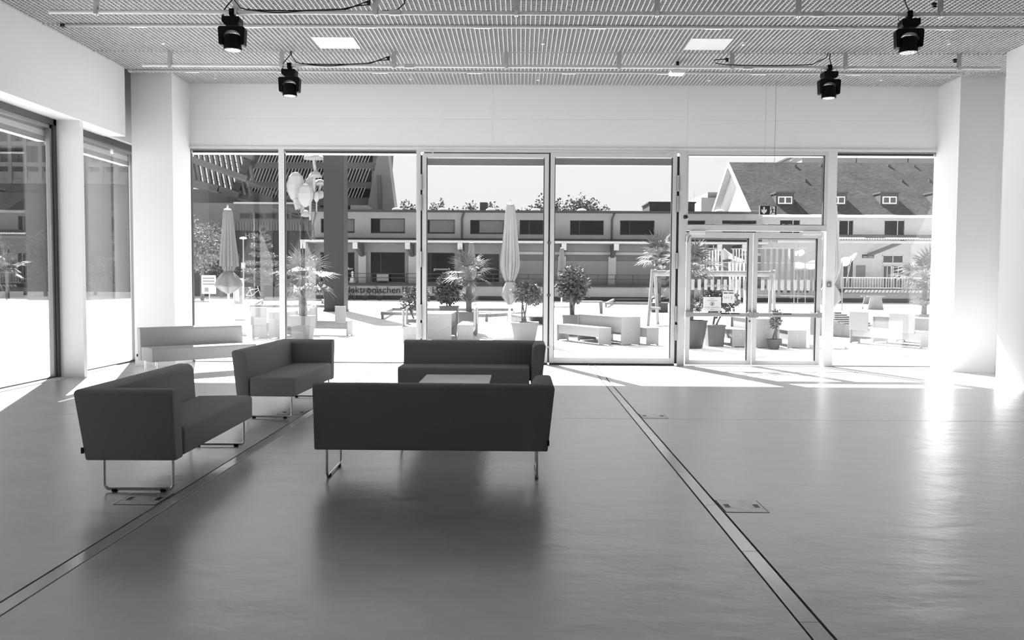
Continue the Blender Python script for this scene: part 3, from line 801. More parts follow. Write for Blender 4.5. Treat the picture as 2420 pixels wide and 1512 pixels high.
# canopy with brackets
YCN = YW - 3.0
zc1 = A(1200, 569, YCN).z; zc0 = A(1200, 574, YCN).z
xc0 = A(709, 570, YCN).x
MB().box((xc0, YCN, zc0), (xw1 - 0.4, YW, zc1)).build('canopy', conc_l, wh, world=True)
zb = A(1200, 590, YW).z
for px in (716, 839, 963, 1087, 1209, 1333, 1457, 1580, 1701, 1760):
    x = A(px, 575, YCN).x
    br = MB().prism([(YCN + 0.1, zc0), (YW, zc0), (YW, zb - 0.6), (YW - 0.3, zb - 0.6), (YCN + 0.1, zc0 - 0.25)], 'x', x - 0.14, x + 0.14)
    o = br.build('bracket', conc_d, wh, world=True)
    e = MB().box((x - 0.18, YCN - 0.05, zc0 - 0.5), (x + 0.18, YCN + 0.12, zc0)); inv = wh.matrix_basis.inverted(); e.v = [inv @ p for p in e.v]
    e.build('bracket_cap', conc_l, o)
    MB().box((x - 0.3, YW - 0.25, GZ), (x + 0.3, YW, zb - 0.5)).build('pier', conc_l, wh, world=True)
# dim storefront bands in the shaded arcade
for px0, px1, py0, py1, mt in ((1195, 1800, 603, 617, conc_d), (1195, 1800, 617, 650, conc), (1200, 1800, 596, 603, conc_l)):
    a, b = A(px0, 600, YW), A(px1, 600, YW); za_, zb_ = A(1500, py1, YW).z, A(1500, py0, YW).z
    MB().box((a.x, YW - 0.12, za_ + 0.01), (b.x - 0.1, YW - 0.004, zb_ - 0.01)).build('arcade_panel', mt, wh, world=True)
# dock
YDK = YW - 3.0
zd = A(1200, 672, YDK).z
MB().box((xc0 + 1.2, YDK, GZ), (xw1, YW, zd)).build('dock', conc_l, wh, world=True)
MB().box((xc0 + 1.2, YDK - 0.12, zd - 0.16), (xw1, YW, zd + 0.02)).build('dock_edge', win_frame, wh, world=True)
MB().box((xc0 + 1.2, YDK - 0.04, GZ), (xw1, YDK + 0.1, A(1200, 700, YDK).z)).build('dock_base', win_frame, wh, world=True)
rl = MB()
zr1 = A(1200, 648, YDK).z; zr2 = A(1200, 658, YDK).z
for z in (zr1, zr2): rl.box((xc0 + 1.4, YDK + 0.1, z - 0.025), (xw1, YDK + 0.15, z + 0.025))
for k in range(29):
    x = xc0 + 1.4 + k*1.3
    if x < xw1: rl.box((x - 0.025, YDK + 0.1, zd), (x + 0.025, YDK + 0.15, zr1))
rl.build('railing', rail_m, wh, world=True)
xt0 = A(813, 690, YDK).x; wt = A(945, 690, YDK).x - xt0
probe = text('lettering', 'elektronischen', 1.0, letter_m, wh, (0, 0, 0), extrude=0.02)
sc = wt / text.w0
zbase = A(880, 692, YDK).z
probe.scale = (sc, sc, 1); probe.location = (xt0, YDK - YW - 0.1, zbase - GZ)
o = text('lettering', 'Haus der', 1.0, letter_m, wh, (0, 0, 0), extrude=0.02, align='RIGHT'); o.scale = (sc, sc, 1); o.location = (A(807, 690, YDK).x, YDK - YW - 0.1, zbase - GZ)
o = text('lettering', 'Künste H', 1.0, letter_m, wh, (0, 0, 0), extrude=0.02); o.scale = (sc, sc, 1); o.location = (A(950, 690, YDK).x, YDK - YW - 0.1, zbase - GZ)
a, b = A(812, 638, YW), A(838, 630, YW)
text('lettering', 'werk&or', 1.0, pale_letter, wh, (A(803, 637, YW).x, 0.2, A(803, 637, YW).z - GZ), width=A(833, 637, YW).x - A(803, 637, YW).x, extrude=0.005)
text('lettering', 'genusswerk', 1.0, pale_letter, wh, (A(1024, 638, YW).x, 0.2, A(1024, 638, YW).z - GZ), width=A(1064, 637, YW).x - A(1024, 637, YW).x, extrude=0.005)
# white dress form and cloth table in the shop windows
a, b = A(826, 664, YW), A(840, 637, YW)
MB().lathe([(0.26, 0), (0.18, 0.35), (0.06, 0.5), (0.11, 0.65), (0.11, 0.8), (0.04, 0.9)], 14, ((a.x + b.x)/2, YW + 0.0, zd + 0.05)).build('shop_dress_form', paper, wh, world=True, smooth=50)
a, b = A(893, 664, YW), A(920, 648, YW)
MB().box((a.x, YW - 0.5, a.z), (b.x, YW - 0.2, b.z)).build('shop_banner', conc_l, wh, world=True)
# downpipes, roof lights, roof boxes
for px in (1092, 1446):
    x = A(px, 530, YW).x
    MB().tube([(x + 0.15, YW - 0.3, z_roof - 0.05), (x, YW - 0.1, z_roof - 0.5), (x, YW - 0.08, z_mid)], 0.07, 8).build('downpipe', win_frame, wh, world=True, smooth=50)
for px in (938, 1048, 1160, 1266, 1375, 1700):
    c = A(px, 499, YW + 2.5)
    MB().lathe([(0.42, 0), (0.42, 0.26), (0.36, 0.36), (0.2, 0.43), (0.02, 0.45)], 16, (c.x, YW + 2.5, z_roof + 0.10)).build('roof_light', frame_w, wh, world=True, smooth=50)
a, b = A(1535, 501, YW + 4), A(1642, 480, YW + 4)
MB().box((a.x, YW + 4, z_roof), (b.x, YW + 8, b.z)).box((a.x - 0.1, YW + 3.9, b.z), (b.x + 0.1, YW + 8, b.z + 0.1)).build('roof_plant_room', roof_edge, wh, world=True)
a, b = A(1134, 500, YW + 5), A(1152, 478, YW + 5)
MB().box((a.x, YW + 5, z_roof), (b.x, YW + 7, b.z)).build('roof_box', win_frame, wh, world=True)
a, b = A(828, 499, YW + 3), A(868, 485, YW + 3)
MB().box((a.x, YW + 3, z_roof), (b.x, YW + 5, b.z)).build('roof_box', conc, wh, world=True)

# ---- gabled house beside the warehouse
YH = 66.0
hx0 = xw1; hx1 = 60.0
tile_m = bpy.data.materials.new('roof_tiles'); tile_m.use_nodes = True
nt = tile_m.node_tree; bs = nt.nodes['Principled BSDF']; bs.inputs['Roughness'].default_value = 0.9; bs.inputs['Specular IOR Level'].default_value = 0.05
tc = nt.nodes.new('ShaderNodeTexCoord'); mp = nt.nodes.new('ShaderNodeMapping'); nt.links.new(tc.outputs['Object'], mp.inputs['Vector'])
mp.inputs['Rotation'].default_value = (math.radians(-38), 0, 0)
bk = nt.nodes.new('ShaderNodeTexBrick'); bk.inputs['Scale'].default_value = 2.6; bk.inputs['Color1'].default_value = (0.035, 0.035, 0.035, 1)
bk.inputs['Color2'].default_value = (0.09, 0.09, 0.09, 1); bk.inputs['Mortar'].default_value = (0.012, 0.012, 0.012, 1); bk.inputs['Mortar Size'].default_value = 0.018
nt.links.new(mp.outputs['Vector'], bk.inputs['Vector'])
nz = nt.nodes.new('ShaderNodeTexNoise'); nz.inputs['Scale'].default_value = 0.5; nz.inputs['Detail'].default_value = 6; nt.links.new(tc.outputs['Object'], nz.inputs['Vector'])
mxc = nt.nodes.new('ShaderNodeMix'); mxc.data_type = 'RGBA'; mxc.blend_type = 'MULTIPLY'; mxc.inputs[0].default_value = 0.6
nt.links.new(bk.outputs['Color'], mxc.inputs[6]); 
rpn = nt.nodes.new('ShaderNodeValToRGB'); rpn.color_ramp.elements[0].position = 0.35; rpn.color_ramp.elements[1].position = 0.65
rpn.color_ramp.elements[0].color = (0.5, 0.5, 0.5, 1); nt.links.new(nz.outputs['Fac'], rpn.inputs['Fac']); nt.links.new(rpn.outputs['Color'], mxc.inputs[7])
nt.links.new(mxc.outputs[2], bs.inputs['Base Color'])
bpn = nt.nodes.new('ShaderNodeBump'); bpn.inputs['Strength'].default_value = 0.5; bpn.inputs['Distance'].default_value = 0.05
nt.links.new(bk.outputs['Fac'], bpn.inputs['Height']); nt.links.new(bpn.outputs['Normal'], bs.inputs['Normal'])

hs = thing('gabled_house', 'pale gabled house with a steep tiled roof and dormers beside the warehouse', 'building', (hx0, YH, GZ))
z_eave = A(1990, 506, YH).z
DEP = 14.5; YRg = YH + DEP/2
z_ridge = A(1990, 384, YRg).z - 0.22
house_w = M('cream_render', 0.55, 0.85, 0.2, var=0.04)
white_trim = M('white_painted_wood', 0.7, 0.6, 0.3)
up2 = [(1841, 519, 1891, 557), (1981, 520, 2017, 558), (2088, 520, 2138, 558)]
wall_with_holes('front_wall', house_w, hs, hx0, hx1, GZ, z_eave, YH, 0.4, [R3(r, YH) for r in up2])
house_windows(hs, up2, YH + 0.15, white_trim, dark_glass, split=0.66)
MB().box((hx0, YH + 0.4, GZ), (hx1, YH + DEP, z_eave)).build('body', conc_d, hs, world=True)
gable = MB().prism([(YH, z_eave - 0.1), (YH + DEP, z_eave - 0.1), (YRg, z_ridge - 0.15)], 'x', hx0, hx0 + 0.4)
gable.build('gable', M('white_gable', 0.8, 0.8, 0.2, var=0.02), hs, world=True)
ov = 0.5
rf_ = MB()
sl = (z_ridge - z_eave) / (DEP/2)
for sgn, ye in ((-1, YH - ov), (1, YH + DEP + ov)):
    ze = z_eave - ov*sl
    rf_.add([(hx0 - 0.5, ye, ze), (hx1, ye, ze), (hx1, YRg, z_ridge), (hx0 - 0.5, YRg, z_ridge),
             (hx0 - 0.5, ye, ze + 0.2), (hx1, ye, ze + 0.2), (hx1, YRg, z_ridge + 0.2), (hx0 - 0.5, YRg, z_ridge + 0.2)],
            [(0,1,2,3),(4,5,6,7),(0,1,5,4),(1,2,6,5),(2,3,7,6),(3,0,4,7)])
roof = rf_.build('roof', tile_m, hs, world=True)
sf = MB()
for ye in (YH - ov, YH + DEP + ov):
    ze = z_eave - ov*sl
    sf.add([(hx0 - 0.5, ye, ze - 0.1), (hx0 + 0.05, ye, ze - 0.1), (hx0 + 0.05, YRg, z_ridge - 0.1), (hx0 - 0.5, YRg, z_ridge - 0.1),
            (hx0 - 0.5, ye, ze), (hx0 + 0.05, ye, ze), (hx0 + 0.05, YRg, z_ridge), (hx0 - 0.5, YRg, z_ridge)],
           [(0,1,2,3),(4,5,6,7),(0,1,5,4),(1,2,6,5),(2,3,7,6),(3,0,4,7)])
sf.build('verge_soffit', white_trim, hs, world=True)
vb = MB()
for ye in (YH - ov, YH + DEP + ov): vb.beam((hx0 - 0.55, ye, z_eave - ov*sl + 0.02), (hx0 - 0.55, YRg, z_ridge + 0.02), 0.1, 0.34)
vb.build('verge_board', white_trim, hs, world=True)
MB().cyl((hx0 - 0.4, YH - ov - 0.12, z_eave - ov*sl + 0.12), (hx1, YH - ov - 0.12, z_eave - ov*sl + 0.12), 0.13, n=10).build('gutter', white_trim, hs, world=True, smooth=50)
# dormers
dorm_m = M('dormer_cheek', 0.035, 0.7, 0.3)
for px in (1852, 1977, 2099, 2222):
    fY = YH + 0.95
    c = A(px + 3, 472, fY)
    zb_, zt_ = A(px, 489, fY).z, A(px, 457, fY).z
    d = MB().box((c.x - 0.72, fY, zb_ - 0.2), (c.x + 0.72, fY + 2.4, zt_)).build('dormer', dorm_m, hs, world=True)
    inv = hs.matrix_basis.inverted()
    m = MB().box((c.x - 0.78, fY - 0.12, zt_), (c.x + 0.78, fY + 2.6, zt_ + 0.12)); m.v = [inv @ p for p in m.v]; m.build('dormer_roof', dorm_m, d)
    m = MB().box((c.x - 0.56, fY - 0.05, zb_ + 0.25), (c.x + 0.56, fY, zt_ - 0.25)); m.v = [inv @ p for p in m.v]; m.build('window_frame', white_trim, d)
    for s in (-1, 1):
        m = MB().box((c.x + s*0.27 - 0.21, fY - 0.07, zb_ + 0.33), (c.x + s*0.27 + 0.21, fY - 0.04, zt_ - 0.33)); m.v = [inv @ p for p in m.v]; m.build('pane', M('dormer_glass', 0.054, 0.1, 0.5), d)
for px, py in ((1879, 392), (1941, 392), (2100, 392), (2161, 393), (1904, 427), (2132, 428), (2197, 428)):
    r_ = ray(px, py); t_ = (z_eave - sl*YH + 0.2 - CAM_H) / (r_.z - sl*r_.y); q = Vector((r_.x*t_, r_.y*t_, CAM_H + r_.z*t_))
    MB().prism([(q.y - 0.14, q.z - 0.14), (q.y - 0.14, q.z + 0.10), (q.y + 0.16, q.z + 0.12)], 'x', q.x - 0.10, q.x + 0.10).build('roof_vent', dorm_m, hs, world=True)
# corrugated canopy, beams, door, dock
YC2 = YH - 3.4
zk1, zk0 = A(2050, 565, YC2).z, A(2050, 590, YH).z
m = MB(); n = 420; xa_, xb_ = A(1832, 568, YC2).x, hx1
for k in range(n):
    x0_, x1_ = xa_ + (xb_ - xa_)*k/n, xa_ + (xb_ - xa_)*(k + 1)/n
    h0, h1 = (0.05 if k % 2 else -0.02), (0.05 if (k + 1) % 2 else -0.02)
    m.quad((x0_, YC2, zk1 + h0), (x1_, YC2, zk1 + h1), (x1_, YH, zk1 + 0.5 + h1), (x0_, YH, zk1 + 0.5 + h0))
m.build('corrugated_canopy', M('corrugated_sheet', 0.2, 0.6, 0.4), hs, world=True)
for q, (dy, dz) in enumerate(((0.1, -0.12), (1.2, 0.02), (2.3, 0.16))):
    MB().box((xa_ + 0.2, YC2 + dy, zk1 + dz - 0.2), (xb_, YC2 + dy + 0.14, zk1 + dz)).build('canopy_beam', conc_l, hs, world=True)
for px in (2052, 2190):
    x = A(px, 590, YH).x
    MB().beam((x, YH, zk1 - 1.1), (x + 1.4, YC2 + 0.2, zk1 - 0.1), 0.18, 0.25).build('canopy_strut', conc, hs, world=True)
dr = [(2085, 603, 2135, 622), (2085, 627, 2107, 681), (2109, 627, 2135, 681), (1990, 608, 2018, 681)]
house_windows(hs, dr, YH - 0.03, white_trim, M('shop_glass', 0.060, 0.1, 0.5), split=0.5)
YD2 = YH - 3.4
zd2 = A(2050, 684, YD2).z
MB().box((hx0, YD2, GZ), (hx1, YH, zd2)).build('dock', conc_l, hs, world=True)
MB().box((hx0, YD2 - 0.04, GZ), (hx1, YD2 + 0.1, A(2050, 705, YD2).z)).build('dock_base', win_frame, hs, world=True)
MB().box((hx0, YD2 - 0.10, zd2 - 0.25), (hx1, YD2, zd2 + 0.03)).build('dock_edge', win_frame, hs, world=True)
sm = MB().add([(0, -0.01, 0), (0.22, -0.01, 0), (0.34, -0.01, 0.2), (0.12, -0.01, 0.2), (0, 0, 0), (0.22, 0, 0), (0.34, 0, 0.2), (0.12, 0, 0.2)], [(0,1,2,3),(7,6,5,4),(0,4,5,1),(1,5,6,2),(2,6,7,3),(3,7,4,0)]).mesh('edge_stripe')
xq = A(1993, 686, YD2).x
for k in range(24):
    o = link('edge_stripe', sm, white_trim, hs); o.location = (xq + 0.28*k*1.0 - hx0, YD2 - YH - 0.10, zd2 - 0.23 - GZ)
rl = MB(); zr = A(2050, 656, YD2).z
rl.box((A(1990, 656, YD2).x, YD2 + 0.2, zr - 0.04), (hx1, YD2 + 0.26, zr + 0.04)).box((A(1990, 656, YD2).x, YD2 + 0.2, zd2 + 0.1), (hx1, YD2 + 0.26, zd2 + 0.16))
for k in range(150):
    x = A(1990, 656, YD2).x + 0.2*k
    rl.box((x, YD2 + 0.21, zd2), (x + 0.03, YD2 + 0.25, zr))
rl.build('railing', white_trim, hs, world=True)
a, b = A(2037, 608, YH), A(2065, 603, YH)
MB().box((a.x, YH - 0.06, a.z - 0.05), (b.x, YH - 0.02, b.z + 0.05)).build('street_plate', win_frame, hs, world=True)
text('lettering', 'Oslo-Strasse', 1.0, pale_letter, hs, (a.x + 0.06 - hx0, -0.07, a.z - GZ), width=(b.x - a.x) - 0.12, extrude=0.004)
a, b = A(2023, 655, YH), A(2045, 627, YH)
MB().box((a.x, YH - 0.05, a.z), (b.x, YH - 0.01, b.z)).build('poster', conc, hs, world=True)
# flat block behind the roof, far blocks
fb = thing('flat_roof_block', 'flat roofed grey block showing above the ridge of the gabled house', 'building', (A(1895, 400, 96).x, 96, GZ))
a, b = A(1895, 400, 96), A(2230, 364, 96)
MB().box((a.x, 96, GZ), (a.x + 40, 110, b.z)).build('body', conc, fb, world=True)
MB().box((a.x - 0.3, 95.7, b.z), (a.x + 40, 110, b.z + 0.2)).build('roof_edge', win_frame, fb, world=True)
for px in (2024, 2146):
    x = A(px, 375, 96).x
    MB().box((x - 0.04, 95.95, 5), (x + 0.04, 96.02, b.z)).build('panel_joint', win_frame, fb, world=True)
rr = MB()
p1_ = A(1866, 381, 96)
for k in range(5):
    rr.beam((p1_.x + 0.2*k, 96, p1_.z + 0.15*k), (a.x, 96, b.z - 0.02 - 0.0*k), 0.05, 0.05)
rr.build('stair_rail', white_trim, fb, world=True)
bt = thing('stepped_block', 'stepped dark block standing behind the warehouse roof beside the gable', 'building', (A(1675, 480, 100).x, 100, GZ))
a, b = A(1657, 500, 100), A(1683, 467, 100); c = A(1675, 453, 100); d = A(1700, 453, 100)
MB().box((a.x, 100, GZ), (d.x, 110, b.z)).build('lower_block', conc, bt, world=True)
MB().box((c.x, 100.5, GZ), (d.x + 2, 110, c.z)).build('upper_block', conc, bt, world=True)
t = MB().cyl((A(1640, 498, 90).x, 90, GZ), A(1640, 452, 90), 0.04, n=6).build('antenna_mast', conc_l); tag(t, 'thin antenna mast over the warehouse roof', 'mast')

# ---- angular tower with slanting fins behind
YT = 82.0
tw_m = M('tower_concrete', 0.09, 0.85, 0.2, var=0.15, scale=0.4)
tw_d = M('tower_dark', 0.035, 0.8, 0.2, var=0.2, scale=0.4)
tw_l = M('tower_slab_wall', 0.15, 0.85, 0.2, var=0.2, scale=0.3)
fin_m = M('concrete_fin', 0.4, 0.8, 0.2, var=0.05)
tw = thing('angular_tower', 'tall angular concrete tower with rows of slanting fins behind the warehouse', 'building', (A(760, 500, YT).x, YT, GZ))
poly = [A(873, 500, YT), A(896, 361, YT), A(909, 290, YT), A(936, 500, YT)]
MB().prism([(p.x, p.z) for p in [A(868, 505, YT)] + poly[1:] + [A(937, 505, YT)]], 'y', YT - 0.6, YT + 1.4).build('end_wall', tw_l, tw, world=True)
MB().beam(A(896, 414, YT - 0.65), A(899, 497, YT - 0.65), 0.3, 0.2, up=(0, 1, 0)).build('window_slot', dark_frame, tw, world=True)
MB().prism([(p.x, p.z) for p in (Vector((A(548, 500, YT).x, 0, GZ)), A(548, 500, YT), A(605, 345, YT), A(625, 290, YT), A(880, 290, YT), A(868, 500, YT), Vector((A(868, 500, YT).x, 0, GZ)))], 'y', YT + 1.2, YT + 14).build('core', tw_d, tw, world=True)
bands = [(332, 361), (384, 398), (430, 443), (467, 484)]
for y0, y1 in bands:
    sl_, sr_ = (599 - (y0 - 360)*0.45), 893 - (y0 - 361)*0.18
    c0, c1 = A(sl_, y1, YT), A(sr_, y0, YT)
    MB().box((c0.x, YT, c0.z), (c1.x, YT + 1.5, c1.z)).build('spandrel', tw_m, tw, world=True)
for y0, y1 in ((361, 384), (398, 430), (443, 467)):
    p = A(700, y1, YT - 0.1); q = A(700, y0, YT - 0.1)
    H_ = q.z - p.z
    fm = MB().beam((0, 0, 0), (0.30*H_ + 0.1, 0, H_), 0.05, 0.10, up=(0, 1, 0)).mesh('fin')
    x = 598 - (y1 - 360)*0.45
    while x < 880 - (y1 - 361)*0.18:
        pt = A(x, y1, YT - 0.15)
        o = link('fin', fm, fin_m, tw); o.location = pt - Vector((tw.location.x, tw.location.y, tw.location.z)) if False else pt - tw.matrix_basis.translation
        x += 7.6
# perforated wing leaning in from the side
wg = thing('perforated_wing', 'leaning concrete wing pierced by rows of arched openings beside the tower', 'building', (A(500, 470, 74).x, 74, GZ))
def bar(nm, p, q, wpx, Yp, mat, th=0.6):
    P, Q = A(*p, Yp), A(*q, Yp); s = 1950/Yp
    return MB().beam(P, Q, wpx/s, th, up=(0, 1, 0)).build(nm, mat, wg, world=True)
bar('beam', (430, 428), (520, 448), 18, 74, tw_m); bar('beam', (440, 372), (585, 424), 15, 74, tw_m); bar('beam', (430, 315), (600, 372), 14, 74, tw_m)
bar('beam', (518, 446), (566, 462), 14, 74, tw_m)
bar('brace', (604, 352), (548, 482), 17, 74.5, tw_d, 1.2)
for k in range(11):
    x0 = 454 + 13.2*k
    bar('fin', (x0 + 8, 440 + 2.4*k), (x0 - 2, 376 + 4.7*k), 5.2 + (5 if k == 0 else 0), 74.2, tw_m, 0.5)
    bar('fin', (x0 + 12, 384 + 4.4*k), (x0 + 1, 322 + 4.7*k), 5.2, 74.2, tw_m, 0.5)
for d_ in (16, 27, 76, 88):
    bar('rail', (452, 332 + d_), (590, 378 + d_), 1.2, 74.8, tw_d, 0.06)
# low dark block at the foot of the tower
lb = thing('dark_low_block', 'low dark glazed block with pale letters at the foot of the tower', 'building', (A(600, 690, 70).x, 70, GZ))
x0_, x1_ = A(330, 690, 70).x, A(742, 690, 70).x
MB().box((x0_, 70, GZ), (x1_, 81, A(600, 546, 70).z)).build('ground_storey', tw_d, lb, world=True)
MB().box((x0_, 69.2, A(600, 546, 70).z), (x1_, 81, A(600, 482, 70).z)).build('upper_storey', tw_m, lb, world=True)
MB().box((A(554, 481, 69).x, 68.8, A(600, 482, 69).z), (x1_, 72, A(600, 478, 69).z)).build('roof_edge', conc_l, lb, world=True)
MB().box((x0_, 74.5, A(460, 482, 70).z), (A(545, 482, 70).x, 81, A(460, 448, 75).z)).build('side_storey', tw_m, lb, world=True)
for k in range(6):
    a, b = A(567 + 30*k, 518, 69.2), A(594 + 30*k, 503, 69.2)
    w_ = MB().box((a.x, 69.1, a.z), (b.x, 69.22, b.z)).build('window', win_frame, lb, world=True)
    m = MB().box((a.x + 0.08, 69.05, a.z + 0.08), (b.x - 0.08, 69.1, b.z - 0.08)); inv = lb.matrix_basis.inverted(); m.v = [inv @ p for p in m.v]; m.build('pane', dark_glass, w_)
for k in range(28):
    a, b = A(555 + 6.6*k, 545, 69.2), A(557 + 6.6*k, 524, 69.2)
    MB().box((a.x, 69.1, a.z), (b.x, 69.25, b.z)).build('cladding_rib', conc_d, lb, world=True)
for px0, px1, py0, py1 in ((599, 617, 647, 677), (624, 640, 646, 674), (650, 664, 648, 677), (520, 540, 600, 690), (700, 735, 600, 690)):
    a, b = A(px0, py1, 69.9), A(px1, py0, 69.9)
    MB().box((a.x, 69.9, max(a.z, 0)), (b.x, 70.05, b.z)).build('poster_case', conc if px0 in (599, 624, 650) else win_frame, lb, world=True)
text('lettering', 'H3K', 1.0, grey_ink, lb, (A(579, 563, 69.9).x - lb.matrix_basis.translation.x, -0.15, A(579, 563, 69.9).z - GZ), width=A(611, 563, 69.9).x - A(579, 563, 69.9).x, extrude=0.02)
# gridded block beyond the side windows
gb = thing('gridded_block', 'grey block with a square grid of windows, seen through the side windows', 'building', (-62, 90, GZ))
gx0, gx1 = A(-260, 500, 88).x, A(300, 500, 88).x
MB().box((gx0, 88.6, GZ), (gx1, 105, 34)).build('core', tw_d, gb, world=True)
MB().box((gx0, 87.9, A(100, 430, 88).z), (gx1, 88.6, A(100, 455, 88).z + 2.2)).build('plinth_band', tw_m, gb, world=True)
MB().box((gx0, 88.0, GZ), (gx1, 88.6, A(100, 455, 88).z)).build('ground_storey', tw_d, gb, world=True)
zs = [A(80, y, 88).z for y in (434, 394, 345, 297, 247, 199)]
for z in zs: MB().box((gx0, 87.8, z), (gx1, 88.6, z + 0.45)).build('floor_band', tw_m, gb, world=True)
x = gx0
mfin = MB().box((0, -0.25, 0), (0.38, 0.6, zs[-1] - zs[0] + 2)).mesh('pier')
while x < gx1:
    o = link('pier', mfin, tw_m, gb); o.location = Vector((x, 88.0, zs[0])) - gb.matrix_basis.translation; x += 1.62
# ------------------------------------------------------------------ outside: furniture of the square
hpl = M('white_board', 0.23, 0.5, 0.4, var=0.02)
def box_bench(name, label, cat, P0, P1, w, h, back=None, panels=(), head=False, group='white box benches and tables on the square'):
    """box furniture: two end panels, a top, a middle rail; optional backrest panels on one long side"""
    P0, P1 = Vector((P0[0], P0[1], 0)), Vector((P1[0], P1[1], 0))
    d = P1 - P0; L = d.length; ang = math.atan2(d.y, d.x) - PI/2
    t = thing(name, label, cat, (P0.x, P0.y, GZ), ang, group)
    for y in (0.0, L - 0.03):
        e = MB().prism([(-w/2, 0), (-w/2 + 0.05, 0), (-w/2 + 0.07, 0.025), (w/2 - 0.07, 0.025), (w/2 - 0.05, 0), (w/2, 0), (w/2, h - 0.02), (-w/2, h - 0.02)], 'y', y, y + 0.03)
        e = e.build('end_panel', hpl, t)
        for z in (0.55, 0.72): MB().cyl((0, -0.003, h*z), (0, 0.0, h*z), 0.007, n=8).build('screw', steel, e) if y == 0 else None
    MB().box((-w/2, 0, h - 0.025), (w/2, L, h)).build('top', hpl, t, bevel=0.003)
    MB().box((-w/2 + 0.03, 0.03, h*0.45), (-w/2 + 0.055, L - 0.03, h - 0.025)).box((w/2 - 0.055, 0.03, h*0.45), (w/2 - 0.03, L - 0.03, h - 0.025)).build('rail', hpl, t)
    if head: MB().box((-w/2 - 0.02, -0.045, h*0.85), (w/2 + 0.02, -0.012, h + 0.40)).build('backrest', hpl, t, bevel=0.003)
    s = -1 if back == 'left' else 1
    for a, b in panels:
        MB().box((s*w/2 - 0.015 + s*0.02, a*L, h*0.85), (s*w/2 + 0.015 + s*0.02, b*L, h + 0.40)).build('backrest', hpl, t, bevel=0.003)
    return t
def dirv(a, L): return Vector((-math.sin(a)*L, math.cos(a)*L, 0))
a30 = math.radians(30)
def run(name, label, cat, c, ang, L, w, h, **k):
    c = Vector((c[0], c[1], 0)); return box_bench(name, label, cat, c, c + dirv(ang, L), w, h, **k)
run('bench', 'white box bench standing before the planter with the leafy shrub', 'bench', (2.02, 19.54), a30, 1.85, 0.36, 0.42)
run('box_table', 'white box table between two white benches, before the swing frame', 'table', (2.64, 19.60), a30, 1.85, 0.56, 0.68)
run('bench', 'white box bench between its white table and the big dark plant pot', 'bench', (3.17, 19.65), a30, 1.85, 0.36, 0.42)
run('box_table', 'white box table in front of the palm in the grey planter', 'table', (-2.06, 20.68), 0.0, 1.8, 0.68, 0.68)
run('bench', 'white box bench with back panels beside the table, next to the parasol slab', 'bench', (-1.38, 20.74), 0.0, 1.8, 0.40, 0.40, back='right', panels=((0.05, 0.3), (0.65, 0.9)))
run('bench', 'white box bench with back panels behind the hinge post of the glass door', 'bench', (-2.63, 19.77), 0.05, 1.8, 0.36, 0.40, back='left', panels=((0.05, 0.3), (0.6, 0.85)))
box_bench('bench', 'white box bench with a back panel across its end, beside the hidden table', 'bench', (-6.66, 20.97), (-6.75, 22.4), 0.36, 0.40, head=True)
run('box_table', 'white box table half hidden by the window post, beside the palm pot', 'table', (-6.18, 20.95), 0.03, 1.25, 0.46, 0.68)
box_bench('bench', 'white box bench with two back panels at the foot of the dark column', 'bench', (-4.62, 22.36), (-6.30, 22.66), 0.38, 0.40, back='left', panels=((0.02, 0.2), (0.5, 0.7)))
run('bench', 'white box bench between the big dark plant pot and the small potted tree', 'bench', (5.13, 19.19), math.radians(6), 1.85, 0.40, 0.42)
run('box_table', 'white box table behind the small potted tree', 'table', (5.67, 19.02), math.radians(4), 1.6, 0.62, 0.68)
run('bench', 'white box bench beyond the small potted tree, on its sunny side', 'bench', (6.40, 19.06), math.radians(2), 1.6, 0.43, 0.42)
run('bench', 'white box bench with two square back panels outside the last window', 'bench', (9.45, 19.25), a30, 1.95, 0.38, 0.40, back='left', panels=((0.08, 0.42), (0.72, 1.0)))
run('box_table', 'white box table behind the bench with square back panels', 'table', (10.15, 19.5), a30, 1.9, 0.6, 0.68)
run('bench', 'white box bench on the far side of the table outside the last window', 'bench', (10.85, 19.9), a30, 1.9, 0.38, 0.42)

